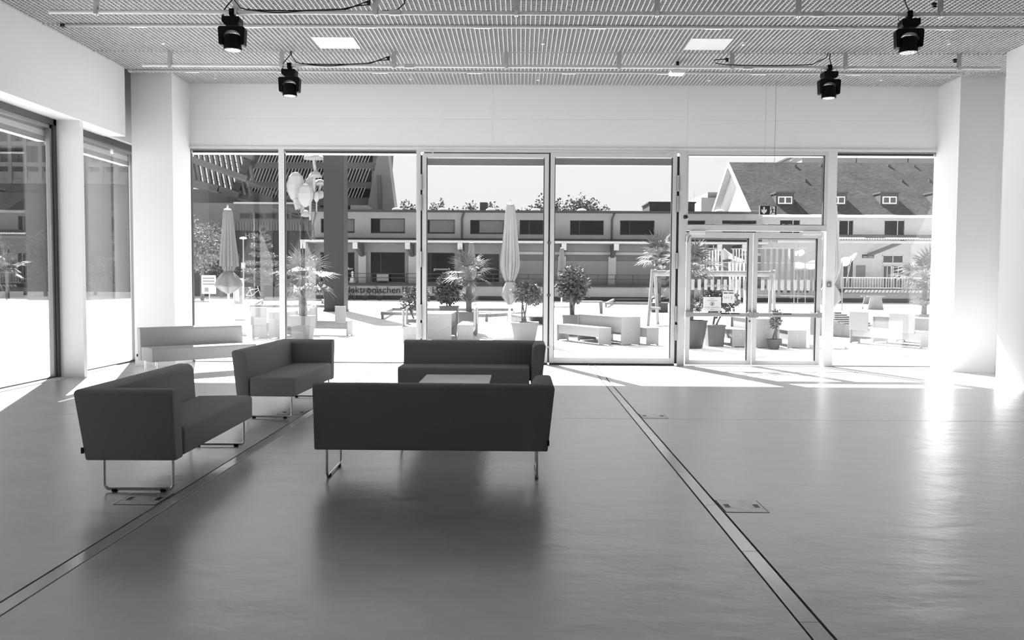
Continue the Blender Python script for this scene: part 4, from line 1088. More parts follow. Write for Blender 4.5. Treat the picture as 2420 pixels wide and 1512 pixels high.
# parasols
canvas = M('grey_canvas', 0.2, 0.9, 0.1, var=0.06, scale=2)
canvas_d = M('dark_grey_canvas', 0.14, 0.9, 0.1, var=0.06, scale=2)
pole_m = M('pale_pole', 0.7, 0.4, 0.5)
slab2 = M('concrete_slab', 0.4, 0.9, 0.1, var=0.08)
def parasol(x, y, label, mat, ztop=3.5, skirt=1.0, seed=1, zb=1.5):
    rnd = random.Random(seed)
    t = thing('closed_parasol', label, 'parasol', (x, y, GZ), rnd.uniform(0, 6), 'closed parasols on the square')
    ph = [rnd.uniform(0, 6) for _ in range(3)]
    def wob(a, j):
        s = min(1, 0.2 + j*0.16)
        return 1 + s*(0.34*(abs(math.sin(6.5*a + ph[0]/2 + 0.06*j)) - 0.6) + 0.14*math.sin(5*a + ph[1] + 0.2*j) + 0.08*math.sin(3*a + ph[2]))
    prof = [(0.09, ztop - 0.06), (0.115, ztop - 0.1), (0.14, ztop - 0.45), (0.17, ztop - 0.85), (0.20, ztop - 1.25), (0.215, ztop - 1.55), (0.20, zb + 0.3), (0.15, zb + 0.12), (0.10, zb)]
    MB().lathe(prof, 120, wob=wob).build('canopy', mat, t, smooth=60)
    def wob2(a, j):
        s = 0.15 + 0.2*j
        return 1 + s*(0.35*math.sin(5*a + ph[1]) + 0.2*math.sin(9*a + ph[2]))
    c2 = [(0.10, zb), (0.17*skirt, zb - 0.18), (0.20*skirt, zb - 0.38), (0.10*skirt, zb - 0.52), (0.035, zb - 0.6)]
    MB().lathe(c2, 60, wob=wob2).build('skirt', mat, t, smooth=60)
    MB().lathe([(0.112, zb - 0.012), (0.114, zb + 0.012)], 24, caps=False).build('strap', black, t)
    MB().cyl((0, 0, 0.12), (0, 0, ztop), 0.03, n=12).build('pole', pole_m, t, smooth=40)
    MB().cyl((0, 0, 0.1), (0, 0, 0.75), 0.042, n=12).build('sleeve', pole_m, t, smooth=40)
    MB().lathe([(0.1, ztop - 0.06), (0.1, ztop - 0.03), (0.03, ztop - 0.01), (0.03, ztop + 0.04), (0.012, ztop + 0.09)], 14).build('finial', steel, t, smooth=40)
    MB().box((-0.38, -0.38, 0.0), (0.38, 0.38, 0.10)).build('base_slab', slab2, t, bevel=0.01)
    return t
p = G(1204, 800); parasol(p.x, p.y, 'tall closed grey parasol beside the pot with the round leafy tree', canvas, seed=3)
p = G(541, 790); parasol(p.x, p.y, 'closed grey parasol with a billowing skirt before the dark low block', canvas_d, 3.4, 1.5, seed=5, zb=1.72)
parasol(A(1114, 600, 40.7).x, 40.7, 'closed parasol standing behind the palm in the grey planter', canvas_d, 3.4, seed=8)
parasol(A(1328, 600, 46.9).x, 46.9, 'closed parasol rising behind the leafy shrub', canvas_d, 3.4, seed=9)
p = G(1957, 819); parasol(p.x, p.y, 'closed grey parasol half hidden by the post beside the entrance', canvas, 3.4, 1.2, seed=11)

# ------------------------------------------------------------------ plants
leaf_a = M('leaf_grey', 0.085, 0.6, 0.3, var=0.5, scale=6)
leaf_b = M('leaf_dark', 0.05, 0.6, 0.3, var=0.5, scale=6)
leaf_l = M('leaf_pale', 0.16, 0.6, 0.3, var=0.4, scale=5)
bark = M('bark', 0.10, 0.9, 0.1, var=0.3, scale=12, bump=0.5)
pot_g = M('grey_planter', 0.1, 0.7, 0.3, var=0.05)
pot_p = M('pale_planter', 0.17, 0.7, 0.3, var=0.05)
pot_d = M('anthracite_pot', 0.055, 0.6, 0.3, var=0.08)
pot_t = M('clay_pot', 0.084, 0.8, 0.2, var=0.1)
soil = M('soil', 0.03, 1.0, 0.1, var=0.4, scale=20)
def leafcloud(m, c, rad, n, size, rnd, shell=0.5, flat=1.0, asp=2.2):
    c = Vector(c)
    for _ in range(n):
        while True:
            q = Vector((rnd.uniform(-1, 1), rnd.uniform(-1, 1), rnd.uniform(-1, 1)))
            if 0.05 < q.length <= 1: break
        q = q.normalized() * (shell + (1 - shell)*rnd.random()**0.6)
        p = c + Vector((q.x*rad[0], q.y*rad[1], q.z*rad[2]))
        d = (q + Vector((rnd.uniform(-1, 1), rnd.uniform(-1, 1), rnd.uniform(-1.0, 0.5)))).normalized()
        u, w = bases(d); k = rnd.uniform(0, 2*PI); n_ = u*math.cos(k) + w*math.sin(k)
        s = size*rnd.uniform(0.6, 1.3); L = d*s*asp/2; W = n_*s/2
        f = d.cross(n_)*s*0.18
        m.add([p, p + L*0.55 + W - f, p + L*1.15, p + L*0.55 - W - f, p + L*0.6], [(0, 1, 4), (1, 2, 4), (2, 3, 4), (3, 0, 4)])
def round_pot(t, r0, r1, h, mat, nm='pot'):
    MB().lathe([(r0*0.92, 0), (r0, 0.02), ((r0 + r1)/2*1.02, h*0.5), (r1, h - 0.04), (r1*1.04, h - 0.035), (r1*1.04, h), (r1*0.92, h), (r1*0.9, h - 0.06)], 28).build(nm, mat, t, smooth=40)
    MB().lathe([(r1*0.9, h - 0.07), (0.01, h - 0.05)], 20).build('soil', soil, t)
def square_pot(t, w0, w1, h, mat, dep=None):
    dep = dep or w0
    k = w1/w0
    m = MB().add([(-w0/2, -dep/2, 0), (w0/2, -dep/2, 0), (w0/2, dep/2, 0), (-w0/2, dep/2, 0), (-w1/2, -dep*k/2, h), (w1/2, -dep*k/2, h), (w1/2, dep*k/2, h), (-w1/2, dep*k/2, h)],
                 [(0,3,2,1),(4,5,6,7),(0,1,5,4),(1,2,6,5),(2,3,7,6),(3,0,4,7)])
    m.build('planter', mat, t, bevel=0.01)
    MB().box((-w1/2 - 0.012, -dep*k/2 - 0.012, h - 0.03), (w1/2 + 0.012, dep*k/2 + 0.012, h + 0.01)).build('planter_rim', mat, t, bevel=0.005)
def shrub(x, y, label, pot, ph, crown_c, rad, n, size, mat, seed, stems=3, cat='potted shrub', name='potted_shrub', lobes=5):
    rnd = random.Random(seed)
    t = thing(name, label, cat, (x, y, GZ))
    pot(t)
    m = MB()
    for k in range(stems):
        a = rnd.uniform(0, 6.28); b = Vector((0.06*math.cos(a), 0.06*math.sin(a), ph - 0.08))
        e = Vector(crown_c) + Vector((rnd.uniform(-.5, .5)*rad[0], rnd.uniform(-.5, .5)*rad[1], rnd.uniform(-.2, .5)*rad[2]))
        mid = b.lerp(e, 0.5) + Vector((rnd.uniform(-.08, .08), rnd.uniform(-.08, .08), 0))
        m.tube([b, mid, e], 0.015, 6, rs=[0.028, 0.02, 0.008])
    m.build('stem', bark, t, smooth=60)
    c = MB()
    for k in range(lobes):
        o = Vector((rnd.uniform(-1, 1)*rad[0]*0.5, rnd.uniform(-1, 1)*rad[1]*0.5, rnd.uniform(-1, 1)*rad[2]*0.5)) if k else Vector((0, 0, 0))
        s = rnd.uniform(0.45, 0.65) if k else 0.75
        leafcloud(c, Vector(crown_c) + o, [r*s for r in rad], int(n*2.2)//lobes, size*0.68, rnd, 0.35, asp=2.8)
    c.build('foliage', mat, t)
    return t
# palms
def frond_mesh(seed, L=0.5, pet=0.35, nl=15):
    rnd = random.Random(seed); m = MB()
    tip = Vector((0, pet, 0.02))
    m.tube([(0, 0, 0), (0, pet*0.5, 0.03), tip], 0.008, 5)
    for k in range(nl):
        a = math.radians(-105 + 210*k/(nl - 1)) + rnd.uniform(-.04, .04)
        l = L*(1 - 0.3*abs(a)/2)*rnd.uniform(0.85, 1.08)
        d = Vector((math.sin(a), math.cos(a), 0)); s = Vector((d.y, -d.x, 0))*0.018
        mid = tip + d*l*0.55 + Vector((0, 0, 0.03)); end = tip + d*l + Vector((0, 0, -0.10*l*rnd.uniform(0.2, 2.0)))
        m.add([tip - s*0.4, tip + s*0.4, mid + s, mid - s, end], [(0, 1, 2, 3), (3, 2, 4)])
    return m.mesh('frond')
fr_meshes = [frond_mesh(k) for k in range(3)]
for m_ in fr_meshes: m_.materials.append(leaf_a)
def palm(x, y, label, pot, ph, th, sc_, n, seed, tr=0.085, lean=0.0, cat='palm', name='potted_palm', low=0, dark=False):
    rnd = random.Random(seed)
    t = thing(name, label, cat, (x, y, GZ))
    if pot: pot(t)
    prof = []
    k = 9
    for i in range(k + 1):
        z = ph - 0.06 + (th - ph + 0.06)*i/k
        prof.append((tr*(0.9 + 0.12*(i % 2)) * (1.12 if i > k - 3 else 1), z))
    MB().lathe(prof, 14, wob=lambda a, j: 1 + 0.08*math.sin(5*a + j*2)).build('trunk', bark, t)
    for i in range(n):
        o = link('frond', fr_meshes[i % 3], None, t)
        az = i*2.39996 + rnd.uniform(-.2, .2); el = math.radians(78 - 115*(i/(n - 1)) + rnd.uniform(-8, 8))
        o.rotation_euler = Euler((el, rnd.uniform(-.3, .3), az), 'XYZ')
        o.location = (0, 0, th - 0.02*i/n - 0.05); s = sc_*rnd.uniform(0.85, 1.15); o.scale = (s, s, s)
    for i in range(low):
        o = link('frond', fr_meshes[i % 3], None, t)
        az = i*2.1 + rnd.uniform(-.3, .3); el = math.radians(rnd.uniform(15, 60))
        o.rotation_euler = Euler((el, 0, az), 'XYZ'); o.location = (0.0, 0, ph + rnd.uniform(0, 0.35)); s = sc_*rnd.uniform(0.55, 0.8); o.scale = (s, s, s)
    return t
p = G(716, 803)
palm(p.x, p.y, 'palm with a thick shaggy trunk in a tapered grey planter before the dark column', lambda t: square_pot(t, 0.40, 0.52, 0.62, pot_g), 0.6, 1.62, 1.05, 18, 21, tr=0.10, low=8)
palm(A(1108, 700, 23.5).x, 23.5, 'palm in a square grey planter behind the white box table', lambda t: square_pot(t, 0.5, 0.55, 0.62, pot_g), 0.6, 1.75, 0.9, 18, 22, tr=0.085, low=9)
shrub(A(1062, 700, 26).x, 26, 'dense dark shrub in a low black planter beside the palm', lambda t: square_pot(t, 0.58, 0.58, 0.7, pot_d, 0.5), 0.7, (0, 0, 1.28), (0.55, 0.5, 0.55), 1500, 0.085, leaf_b, 31, stems=4)
shrub(A(985, 700, 22.5).x, 22.5, 'light leafy shrub behind the hinge post of the glass door', lambda t: square_pot(t, 0.45, 0.5, 0.45, pot_g), 0.45, (0, 0, 1.05), (0.42, 0.4, 0.4), 700, 0.07, leaf_a, 32)
p = G(1240, 807)
shrub(p.x, p.y, 'round leafy tree on a twisted stem in a wide pale planter', lambda t: square_pot(t, 0.48, 0.66, 0.50, pot_p), 0.5, (0.0, 0, 1.22), (0.46, 0.42, 0.40), 900, 0.06, leaf_a, 33, stems=3)
shrub(A(1352, 700, 22.8).x, 22.8, 'tall leafy shrub with drooping leaves in a dark planter behind a bench', lambda t: square_pot(t, 0.5, 0.52, 0.58, pot_g), 0.58, (0.04, 0, 1.38), (0.60, 0.45, 0.55), 900, 0.10, leaf_a, 34, stems=5)
p = G(1640, 822)
palm(p.x, p.y + 0.35, 'tall dense palm in a big round anthracite pot outside the entrance door', lambda t: round_pot(t, 0.27, 0.36, 0.64, pot_d), 0.62, 1.9, 1.0, 22, 23, tr=0.05, low=16)
shrub(4.62, 19.6, 'leafy plant in a grey pot on castors behind the anthracite pot', lambda t: (square_pot(t, 0.36, 0.42, 0.5, pot_g), [MB().cyl((sx*0.13 - 0.02, sy*0.13, 0.0), (sx*0.13 + 0.02, sy*0.13, 0.0), 0.03, n=10).build('castor', black, t) for sx in (-1, 1) for sy in (-1, 1)]), 0.5, (0.1, 0, 1.05), (0.42, 0.4, 0.48), 700, 0.075, leaf_a, 35)
shrub(A(1829, 800, 18.74).x, 18.74, 'small lemon tree in a round clay pot before the entrance', lambda t: round_pot(t, 0.11, 0.16, 0.23, pot_t), 0.23, (0.02, 0, 0.72), (0.19, 0.18, 0.26), 170, 0.055, leaf_a, 36, stems=2, lobes=3)
p = G(1556, 736)
palm(p.x, p.y, 'tall palm in a low dark planter behind the swing frame', lambda t: square_pot(t, 0.8, 0.8, 0.45, pot_d), 0.45, 2.7, 1.6, 18, 24, tr=0.12, low=6)
palm(A(2185, 700, 27).x, 27, 'palm behind the table outside the last window', lambda t: square_pot(t, 0.5, 0.55, 0.5, pot_g), 0.5, 1.75, 1.3, 18, 25, low=6)

# ground trees and hedge by the dark block
def tree(x, y, z0, h, rx, label, seed, mat, n=700, size=0.4, cat='tree', name='tree', group=None, tr=0.15, lobes=7, conif=False):
    rnd = random.Random(seed)
    t = thing(name, label, cat, (x, y, z0), 0, group)
    MB().tube([(0, 0, 0), (rnd.uniform(-.1, .1), 0, h*0.45), (0, 0, h*0.85)], tr, 8, rs=[tr, tr*0.7, tr*0.25]).build('trunk', bark, t, smooth=60)
    c = MB()
    if conif:
        L = 7
        for k in range(L):
            z = h*(0.28 + 0.72*k/(L - 1)); r = rx*(1.0 - 0.85*k/(L - 1))*(1.0 if k else 0.7)
            for b in range(7):
                a = rnd.uniform(0, 6.28)
                leafcloud(c, (math.cos(a)*r*0.6, math.sin(a)*r*0.6, z + rnd.uniform(-.1, .1)), (r*0.5, r*0.5, 0.13), n//(L*7), size, rnd, 0.2)
    else:
        for k in range(lobes):
            a = rnd.uniform(0, 6.28); rr = rnd.uniform(0.2, 0.6)*rx if k else 0
            s = rnd.uniform(0.4, 0.6)
            leafcloud(c, (math.cos(a)*rr, math.sin(a)*rr, h*(0.62 + rnd.uniform(-.16, .2))), (rx*s, rx*s, h*0.36*s*1.3), n//lobes, size, rnd, 0.4)
    c.build('crown', mat, t)
    return t
tree(A(620, 690, 62).x, 62, GZ, A(620, 541, 62).z, 1.75, 'layered conifer before the letters of the dark block', 41, leaf_l, 5600, 0.12, conif=True, name='conifer')
tree(A(478, 690, 58).x, 58, GZ, A(478, 512, 58).z, 2.2, 'bushy pale tree beside the pillar window, behind the notice board', 42, leaf_l, 3600, 0.15)
tree(A(524, 690, 66.5).x, 66.5, GZ, A(520, 545, 66.5).z, 1.5, 'slim bushy tree behind the parasol with the billowing skirt', 43, leaf_l, 2600, 0.15)
for px, py, yy, rx, sd in ((108, 545, 66, 1.6, 44), (60, 600, 70, 1.4, 45), (-40, 560, 60, 2.2, 46), (225, 610, 72, 1.5, 47)):
    tree(A(px, 690, yy).x, yy, GZ, A(px, py, yy).z, rx, ['tall bushy tree at the foot of the gridded block', 'low bushy tree beside the tall one at the gridded block', 'broad tree by the gridded block beyond the side window', 'small tree beyond the side window nearest the pillar'][sd - 44], sd, leaf_a, 2400, 0.18)
palm(A(18, 690, 55).x, 55, 'small palm standing before the trees at the gridded block', None, 0.0, 2.0, 1.7, 12, 26, name='palm', tr=0.12)
# skyline trees on the hill behind the warehouse
sky = [(968, 486, 150, 2.4), (1020, 477, 150, 2.2), (1040, 486, 150, 1.4), (1085, 478, 155, 3.6), (1118, 480, 160, 2.6), (1178, 464, 150, 2.8), (1228, 480, 150, 1.6), (1250, 466, 150, 3.6), (1285, 466, 152, 3.2), (1322, 466, 150, 3.8), (1346, 472, 155, 2.6), (1380, 476, 150, 2.6), (1410, 476, 152, 3.0), (1438, 486, 150, 2.0), (1530, 489, 150, 2.4), (1650, 492, 150, 2.0)]
sky_lab = {0: 'low tree on the skyline beside the end wall of the tower', 1: 'round tree on the skyline beside the hinge post of the glass door', 2: 'smallest round tree on the skyline, next to a roof light',
           5: 'tall tree on the skyline between the roof box and the parasol', 14: 'low tree on the skyline at the dark roof plant room', 15: 'low tree on the skyline beside the antenna mast'}
for i, (px, py, yy, rx) in enumerate(sky):
    h = A(px, py, yy).z
    tree(A(px, 490, yy).x, yy, GZ, h, rx*1.0, sky_lab.get(i, 'leafy tree in the skyline clumps behind the warehouse roof'), 60 + i, leaf_a if i % 3 else leaf_b, 2600, 0.36, name='skyline_tree', group='trees on the skyline behind the warehouse', tr=0.3)

# ------------------------------------------------------------------ column, sculpture, swing, frames
p = G(789, 735)
cl = thing('dark_column', 'tall dark square column standing on the square before the warehouse', 'column', (p.x, p.y + 0.5, GZ))
colm = M('dark_column_steel', 0.014, 0.6, 0.4, var=0.1, scale=0.6)
MB().box((-0.47, -0.47, 0), (0.47, 0.47, 11.5)).build('shaft', colm, cl, bevel=0.02)
MB().box((-0.50, -0.50, 8.0), (0.50, 0.50, 8.06)).box((-0.50, -0.50, 0), (0.50, 0.50, 0.1)).build('joint_band', colm, cl)

# faceted white mushrooms on a post at the warehouse corner
YS = 60.5
sc0 = A(735, 565, YS)
ms = thing('mushroom_sculpture', 'white faceted mushroom sculpture on posts at the warehouse corner', 'sculpture', (sc0.x, YS, zc1))
wm = M('white_shell', 0.28, 0.7, 0.3, var=0.03)
def cap(px, py0, py1, rpx, nm='cap', dy=0.0):
    c = A(px, py1, YS + dy); h = A(px, py0, YS).z - c.z; r = rpx/(1950/YS)
    rnd = random.Random(int(px*7 + py0))
    m = MB().lathe([(r*0.35, -0.02), (r, 0.06*h), (r*0.93, 0.35*h), (r*0.55, 0.82*h), (r*0.12, h)], 9, c, wob=lambda a, j: 1 + 0.07*math.sin(3*a + j + px))
    return m.build(nm, wm, ms, world=True)
def stemp(p, q, r0, r1, nm='stem', dy=0.0):
    k = 1950/YS
    return MB().cyl(A(*p, YS + dy), A(*q, YS + dy), r0/k, r1/k, n=7).build(nm, wm, ms, world=True)
def blob(px, py, rx, rz, dy=0.0):
    k = 1950/YS; c = A(px, py, YS + dy)
    m = MB().lathe([(0.12, -1.0), (0.55, -0.8), (0.92, -0.3), (1.0, 0.15), (0.75, 0.7), (0.35, 0.96), (0.05, 1.0)], 8)
    m.v = [c + Vector((v.x*rx/k, v.y*rx*0.55/k, v.z*rz/k)) for v in m.v]
    return m.build('bulb', wm, ms, world=True)
cap(741, 360, 377, 25); stemp((741, 377), (746, 412), 3.2, 4.2)
cap(745, 405, 419, 16, dy=-0.3); stemp((743, 418), (741, 470), 3, 4, dy=-0.3)
cap(756, 422, 438, 18, dy=0.4); stemp((758, 436), (748, 474), 3, 3, dy=0.4)
blob(699, 442, 22, 35); blob(722, 462, 19, 27, -0.6); blob(733, 440, 14, 22, 0.6); blob(756, 460, 12, 10, 0.2); blob(748, 466, 7, 12, -0.5)
stemp((700, 470), (707, 494), 9, 10); stemp((716, 485), (714, 504), 4, 5)
cap(722, 497, 512, 12, dy=-0.4); stemp((733, 470), (733, 520), 3.5, 2.5); stemp((748, 470), (748, 502), 2, 1.5)
kk = MB()
kk.tube([A(746, 500, YS), A(737, 545, YS), A(736, 567, YS)], 0.05, 6).tube([A(748, 500, YS), A(740, 530, YS), A(744, 567, YS)], 0.05, 6).tube([A(700, 494, YS), A(720, 530, YS), A(734, 567, YS)], 0.05, 6)
kk.build('post', dark_frame, ms, world=True, smooth=60)

# timber swing frame with a log beam
wood = M('pale_timber', 0.2, 0.8, 0.2, var=0.15, scale=8, stretch=(1, 1, 0.2))
wood_d = M('grey_deck_timber', 0.156, 0.85, 0.2, var=0.2, scale=6)
sA = G(1544, 766); YSW = sA.y
xa_, xb_ = A(1545, 640, YSW).x, A(1826, 640, YSW).x
zap = A(1545, 640, YSW).z
sw = thing('swing_frame', 'pale timber swing frame with a long log beam on splayed legs', 'swing', (xa_, YSW, GZ))
W_ = xb_ - xa_
MB().cyl((-0.05, 0, zap - 0.05), (W_ + 0.05, 0, zap - 0.05), 0.10, n=14).build('beam', wood, sw, smooth=40)
for x in (0.0, W_):
    for s in (-1, 1):
        MB().beam((x + s*0.04, 0, zap + 0.08), (x + s*0.26, s*0.55, 0), 0.10, 0.10).build('leg', wood, sw, bevel=0.01)
MB().box((-0.2, -0.35, 0.55), (0.2, 0.35, 0.63)).build('brace', wood, sw)
# frame of tubes with hanging ribbons
YRB = 34.0
rb = thing('ribbon_frame', 'scaffold tube frame hung with pale and grey cloth ribbons beyond the swing', 'frame', (A(1790, 700, YRB).x, YRB, GZ))
tube_m = M('pale_scaffold_tube', 0.2, 0.4, 0.5)
rib_l = M('pale_ribbon', 0.396, 0.9, 0.1, var=0.05); rib_d = M('grey_ribbon', 0.138, 0.9, 0.1, var=0.08)
inv = rb.matrix_basis.inverted()
for p, q, dy in (((1650, 587), (1706, 587), 0), ((1728, 588), (1906, 585), 0), ((1798, 587), (1906, 587), -3), ((1638, 620), (1712, 620), 0), ((1712, 620), (1930, 622), 1.5), ((1786, 697), (1930, 700), 0),
                 ((1706, 582), (1706, 742), 0), ((1686, 579), (1686, 742), -2.0), ((1878, 584), (1876, 744), -3), ((1903, 587), (1903, 744), 0), ((1825, 561), (1825, 590), 1), ((1886, 575), (1885, 742), 1.5), ((1654, 587), (1654, 742), 0), ((1735, 588), (1735, 742), 1.5)):
    a, b = A(*p, YRB + dy), A(*q, YRB + dy); a.z = max(a.z, GZ); b.z = max(b.z, GZ)
    MB().cyl(a, b, 0.016, n=8).build('tube', tube_m, rb, world=True, smooth=40)
rnd = random.Random(5)
def ribbon(px, y0, y1, wpx, mat, dy, slant=0.0):
    k = 1950/(YRB + dy); a = A(px, y0, YRB + dy); b = A(px + slant, y1, YRB + dy); w = wpx/k/2
    n = 6; m = MB(); pts = []
    for i in range(n + 1):
        c = a.lerp(b, i/n); tw_ = rnd.uniform(-.35, .35); f = 1 - 0.25*math.sin(PI*i/n)
        pts.append((c + Vector((-w*f, tw_*w, 0)), c + Vector((w*f, -tw_*w, 0))))
    for i in range(n): m.quad(pts[i][0], pts[i][1], pts[i+1][1], pts[i+1][0])
    return m.build('ribbon', mat, rb, world=True)
for k in range(8): ribbon(1656 + 7*k, 588 + rnd.uniform(0, 3), 638 + rnd.uniform(-3, 3), 5.5, rib_l, 0.1, rnd.uniform(-2, 2))
for k in range(6): ribbon(1724 + 8.5*k, 618, 716 + rnd.uniform(-4, 4), 6.5, rib_l, 1.6, rnd.uniform(-3, 3))
for k in range(7): ribbon(1733 + 7*k, 589, 622, 4, rib_l, 1.6, rnd.uniform(-2, 2))
for k in range(6): ribbon(1802 + 14*k, 588, 690 + rnd.uniform(-12, 12), 9, rib_d, -2.9, rnd.uniform(-4, 4))
for k in range(8): ribbon(1872 + 8*k, 638, 700 + rnd.uniform(-6, 6), 6.5, rib_d, 1.4, rnd.uniform(-3, 3))
def tarp(pts, dy, mat):
    q = [A(px, py, YRB + dy + dd) for px, py, dd in pts]
    n = 8; m = MB(); g = []
    for i in range(n + 1):
        row = []
        for j in range(n + 1):
            u, v = i/n, j/n
            c = (q[0]*(1-u) + q[1]*u)*(1-v) + (q[3]*(1-u) + q[2]*u)*v
            c.z += 0.04*math.sin(9*u + 5*v) - 0.12*math.sin(PI*u)*math.sin(PI*v)
            row.append(c)
        g.append(row)
    for i in range(n):
        for j in range(n): m.quad(g[i][j], g[i+1][j], g[i+1][j+1], g[i][j+1])
    return m.build('tarp', mat, rb, world=True, smooth=60)
tarp([(1704, 588, 0), (1712, 588, 2), (1762, 618, 2), (1708, 612, 0)], 0.3, rib_l)
tarp([(1858, 590, 0), (1900, 592, 1.2), (1905, 598, 2), (1866, 612, 0)], 0.6, rib_l)
tarp([(1872, 622, 0), (1930, 616, 1), (1934, 634, 2), (1878, 634, 0)], 1.0, rib_l)
tarp([(1986, 612, 0), (2026, 598, 1), (2010, 622, 2), (1982, 636, 0)], 0.8, rib_l)
MB().cyl(A(2012, 612, YRB + 1), A(2000, 668, YRB + 1), 0.025, n=8).build('tube', tube_m, rb, world=True)
a = A(1990, 600, YRB + 1); b = A(1990, 735, YRB + 1); b.z = max(b.z, GZ)
MB().cyl(a, b, 0.025, n=8).build('tube', tube_m, rb, world=True)

# low timber decks and rings
def ring(label, pts, wd=0.14, h=0.12, nm='timber_ring'):
    P = [G(x, y) for x, y in pts]
    c = sum((Vector(p) for p in P), Vector()) / len(P)
    t = thing(nm, label, 'seat', (c.x, c.y, GZ))
    for i in range(len(P)):
        a, b = P[i], P[(i + 1) % len(P)]
        MB().beam(Vector((a.x, a.y, GZ + h/2 + 0.16)), Vector((b.x, b.y, GZ + h/2 + 0.16)), wd, h).build('rail', wood_d, t, world=True)
        MB().box((a.x - 0.05, a.y - 0.05, GZ), (a.x + 0.05, a.y + 0.05, GZ + 0.2)).build('foot', wood_d, t, world=True)
def deck(label, c, w, d, rz, n, h=0.34, tilt=0.0, nm='slatted_deck', cat='deck'):
    t = thing(nm, label, cat, (c.x, c.y, GZ), rz)
    for i in range(n):
        y = -d/2 + d*(i + 0.5)/n
        MB().box((-w/2, y - d/n*0.42, h - 0.03 + tilt*i/n), (w/2, y + d/n*0.42, h + tilt*i/n)).build('slat', wood_d, t)
    for s in (-1, 1):
        MB().prism([(-d/2, 0), (d/2, 0), (d/2, h - 0.03 + tilt), (-d/2, h - 0.03)], 'x', s*w*0.46 - 0.03, s*w*0.46 + 0.03).build('side_panel', wood_d, t)
ring('low timber ring on the ground behind the palm pot', [(594, 733), (620, 716), (762, 716), (800, 728), (770, 733)])
ring('low timber ring behind the white tables, pointing at the dark column', [(904, 752), (925, 741), (1215, 742), (1235, 752), (1150, 758)])
ring('low timber ring before the dock, behind the white bench set', [(1432, 725), (1452, 713), (1545, 713), (1545, 726)])
deck('slatted timber deck behind the pot with the round leafy tree', G(1245, 762), 0.9, 2.4, 0.25, 9, h=0.3)
deck('stacked slatted timber box behind the leafy shrub', G(1387, 742), 1.35, 1.2, 0.0, 8, h=0.62)
deck('tilted slatted timber lounger behind the last window', G(2005, 792), 1.1, 1.8, 0.5, 9, h=0.25, tilt=0.45, nm='timber_lounger', cat='lounger')
deck('slatted timber deck before the dark dock of the gabled house', G(2150, 762), 2.2, 1.0, 0.0, 5, h=0.3)
c = G(2062, 730)
t = thing('square_planter_box', 'small open timber box before the dock of the gabled house', 'box', (c.x, c.y, GZ))
for s in (-1, 1): MB().prism([(-0.45, 0), (0.45, 0), (0.3, 0.75), (-0.3, 0.75)], 'y', -0.03, 0.03).build('side', wood, t).location = (0, s*0.4, 0)
for s in (-1, 1): MB().box((-0.5, s*0.4 - 0.05, 0.72), (0.5, s*0.4 + 0.05, 0.78)).build('rail', wood, t)
MB().box((-0.4, -0.38, 0.02), (0.4, 0.38, 0.3)).build('filling', wood_d, t)

# sign boards, lamp, bicycles
def board(label, px, py, panel, nm='notice_board', pic=True):
    p = G(px, py)
    x0, y0, x1, y1 = panel; a, b = A(x0, y1, p.y), A(x1, y0, p.y)
    t = thing(nm, label, 'sign', (p.x, p.y, GZ))
    MB().box((a.x, p.y - 0.03, a.z), (b.x, p.y + 0.03, b.z)).build('panel', frame_m, t, world=True, bevel=0.02)
    MB().box((a.x + 0.04, p.y - 0.035, a.z + 0.06), (b.x - 0.04, p.y - 0.03, b.z - 0.05)).build('poster', pot_p if pic else paper, t, world=True)
    w, h = b.x - a.x, b.z - a.z
    if pic:
        MB().prism([(a.x + w*0.2, a.z + h*0.2), (a.x + w*0.6, a.z + h*0.15), (a.x + w*0.55, a.z + h*0.55), (a.x + w*0.35, a.z + h*0.85), (a.x + w*0.2, a.z + h*0.6)], 'y', p.y - 0.038, p.y - 0.036).build('print', paper, t, world=True)
        MB().prism([(a.x + w*0.6, a.z + h*0.3), (a.x + w*0.85, a.z + h*0.4), (a.x + w*0.85, a.z + h*0.85), (a.x + w*0.6, a.z + h*0.85)], 'y', p.y - 0.038, p.y - 0.036).build('print', pot_g, t, world=True)
    else:
        for k in range(3): MB().box((a.x + w*0.08, p.y - 0.037, a.z + h*(0.8 - 0.16*k)), (a.x + w*0.92, p.y - 0.035, a.z + h*(0.9 - 0.16*k))).build('print', pot_p, t, world=True)
        MB().box((a.x + w*0.2, p.y - 0.037, a.z + h*0.1), (a.x + w*0.5, p.y - 0.035, a.z + h*0.35)).build('print', pot_p, t, world=True)
    MB().cyl((0, 0, 0.02), (0, 0, a.z - GZ), 0.025, n=8).build('post', frame_m, t)
    MB().box((-w*0.45, -0.3, 0), (w*0.45, 0.3, 0.04)).build('foot', frame_m, t)
board('tall framed poster stand beside the parasol with the billowing skirt', 565, 751, (552, 658, 576, 722))
board('pale printed notice board on a single post before the bushy tree', 495, 716, (477, 651, 510, 694), pic=False)
pl_ = A(576, 690, 60)
t = thing('street_lamp', 'slim street lamp with a flat disc head before the dark block', 'street lamp', (pl_.x, 60, GZ))
zl = A(576, 563, 60).z
MB().cyl((0, 0, 0), (0, 0, zl), 0.05, n=8).build('pole', mid_frame, t)
MB().lathe([(0.05, zl - 0.05), (0.28, zl), (0.24, zl + 0.09), (0.04, zl + 0.13)], 18).build('lamp_head', frame_w, t, smooth=40)
zs_ = A(576, 634, 60).z
MB().box((-0.16, -0.07, zs_), (0.16, -0.04, zs_ + 0.46)).build('plate', mid_frame, t)
MB().box((-0.11, -0.075, zs_ + 0.1), (0.11, -0.068, zs_ + 0.4)).build('plate_print', conc_l, t)
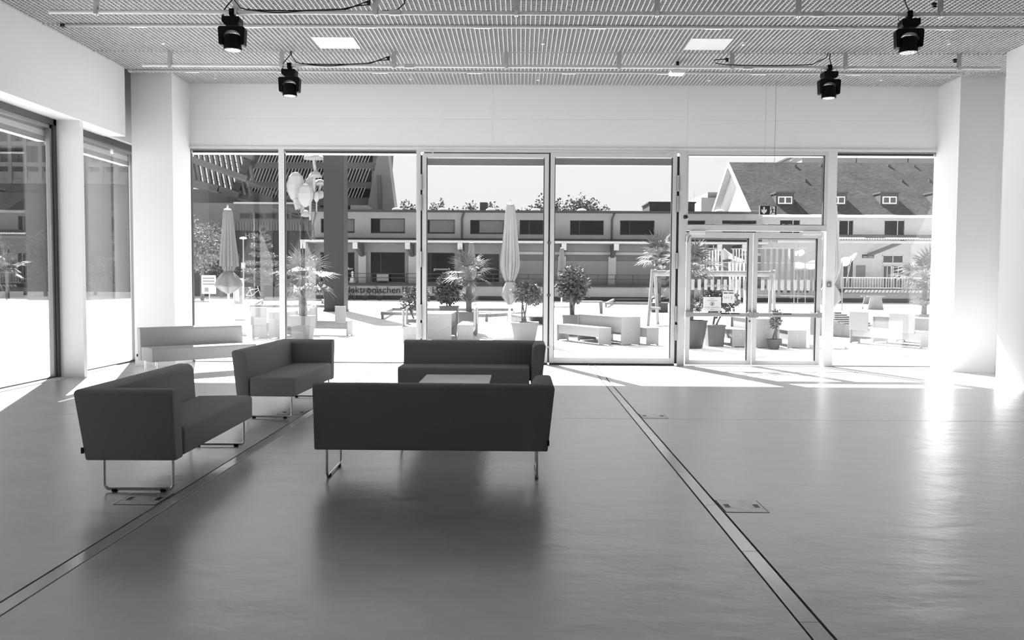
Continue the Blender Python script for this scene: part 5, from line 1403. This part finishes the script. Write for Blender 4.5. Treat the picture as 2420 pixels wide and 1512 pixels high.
def bicycle(x, y, rz, label, mat):
    t = thing('bicycle', label, 'bicycle', (x, y, GZ), rz, 'parked bicycles on the square')
    def wheel(cx):
        m = MB(); n = 20
        m.tube([(cx + 0.33*math.cos(2*PI*k/n), 0, 0.34 + 0.33*math.sin(2*PI*k/n)) for k in range(n + 1)], 0.018, 6)
        w = m.build('wheel', rubber, t, smooth=60)
        s = MB()
        for k in range(8): s.cyl((cx, 0, 0.34), (cx + 0.32*math.cos(PI*k/4), 0, 0.34 + 0.32*math.sin(PI*k/4)), 0.004, n=4)
        s.build('spoke', steel, w)
    wheel(-0.53); wheel(0.53)
    f = MB()
    for p, q in (((-0.53, 0.34), (-0.12, 0.30)), ((-0.12, 0.30), (-0.26, 0.82)), ((-0.53, 0.34), (-0.24, 0.74)), ((-0.12, 0.30), (0.36, 0.70)), ((-0.24, 0.72), (0.33, 0.82)), ((0.53, 0.34), (0.30, 0.98))):
        f.cyl((p[0], 0, p[1]), (q[0], 0, q[1]), 0.02, n=7)
    f.build('frame', mat, t, smooth=50)
    MB().tube([(0.22, -0.28, 1.0), (0.3, -0.1, 1.02), (0.3, 0.1, 1.02), (0.22, 0.28, 1.0)], 0.014, 6).build('handlebar', black, t)
    MB().lathe([(0.02, 0.82), (0.09, 0.85), (0.1, 0.88), (0.03, 0.9)], 10, (-0.27, 0, 0)).build('saddle', black, t, smooth=50)
    MB().box((-0.7, -0.07, 0.68), (-0.38, 0.07, 0.7)).build('rack', black, t)
bike_w = M('white_bicycle_frame', 0.7, 0.4, 0.5)
q = A(599, 705, 58.5); bicycle(q.x, 58.5, 0.7, 'white framed bicycle parked beside the street lamp', bike_w)
q = A(588, 705, 64); bicycle(q.x, 64, 1.0, 'dark bicycle parked behind the white framed one', win_frame)
for px, lab, rz in ((833, 'dark bicycle parked end-on before the dock letters', 1.3), (882, 'dark bicycle parked side-on before the dock letters', 0.05)):
    q = A(px, 705, YDK - 0.9); bicycle(q.x, YDK - 1.3, rz, lab, win_frame)
q = G(1855, 795)
t = thing('timber_block', 'low timber block lying on the gravel outside the side of the entrance', 'block', (G(600, 790).x, 19.6, GZ))
MB().box((-0.9, -0.15, 0.1), (0.0, 0.15, 0.22)).build('board', wood_d, t)
for x in (-0.8, -0.1): MB().box((x - 0.05, -0.14, 0), (x + 0.05, 0.14, 0.1)).build('foot', wood_d, t)
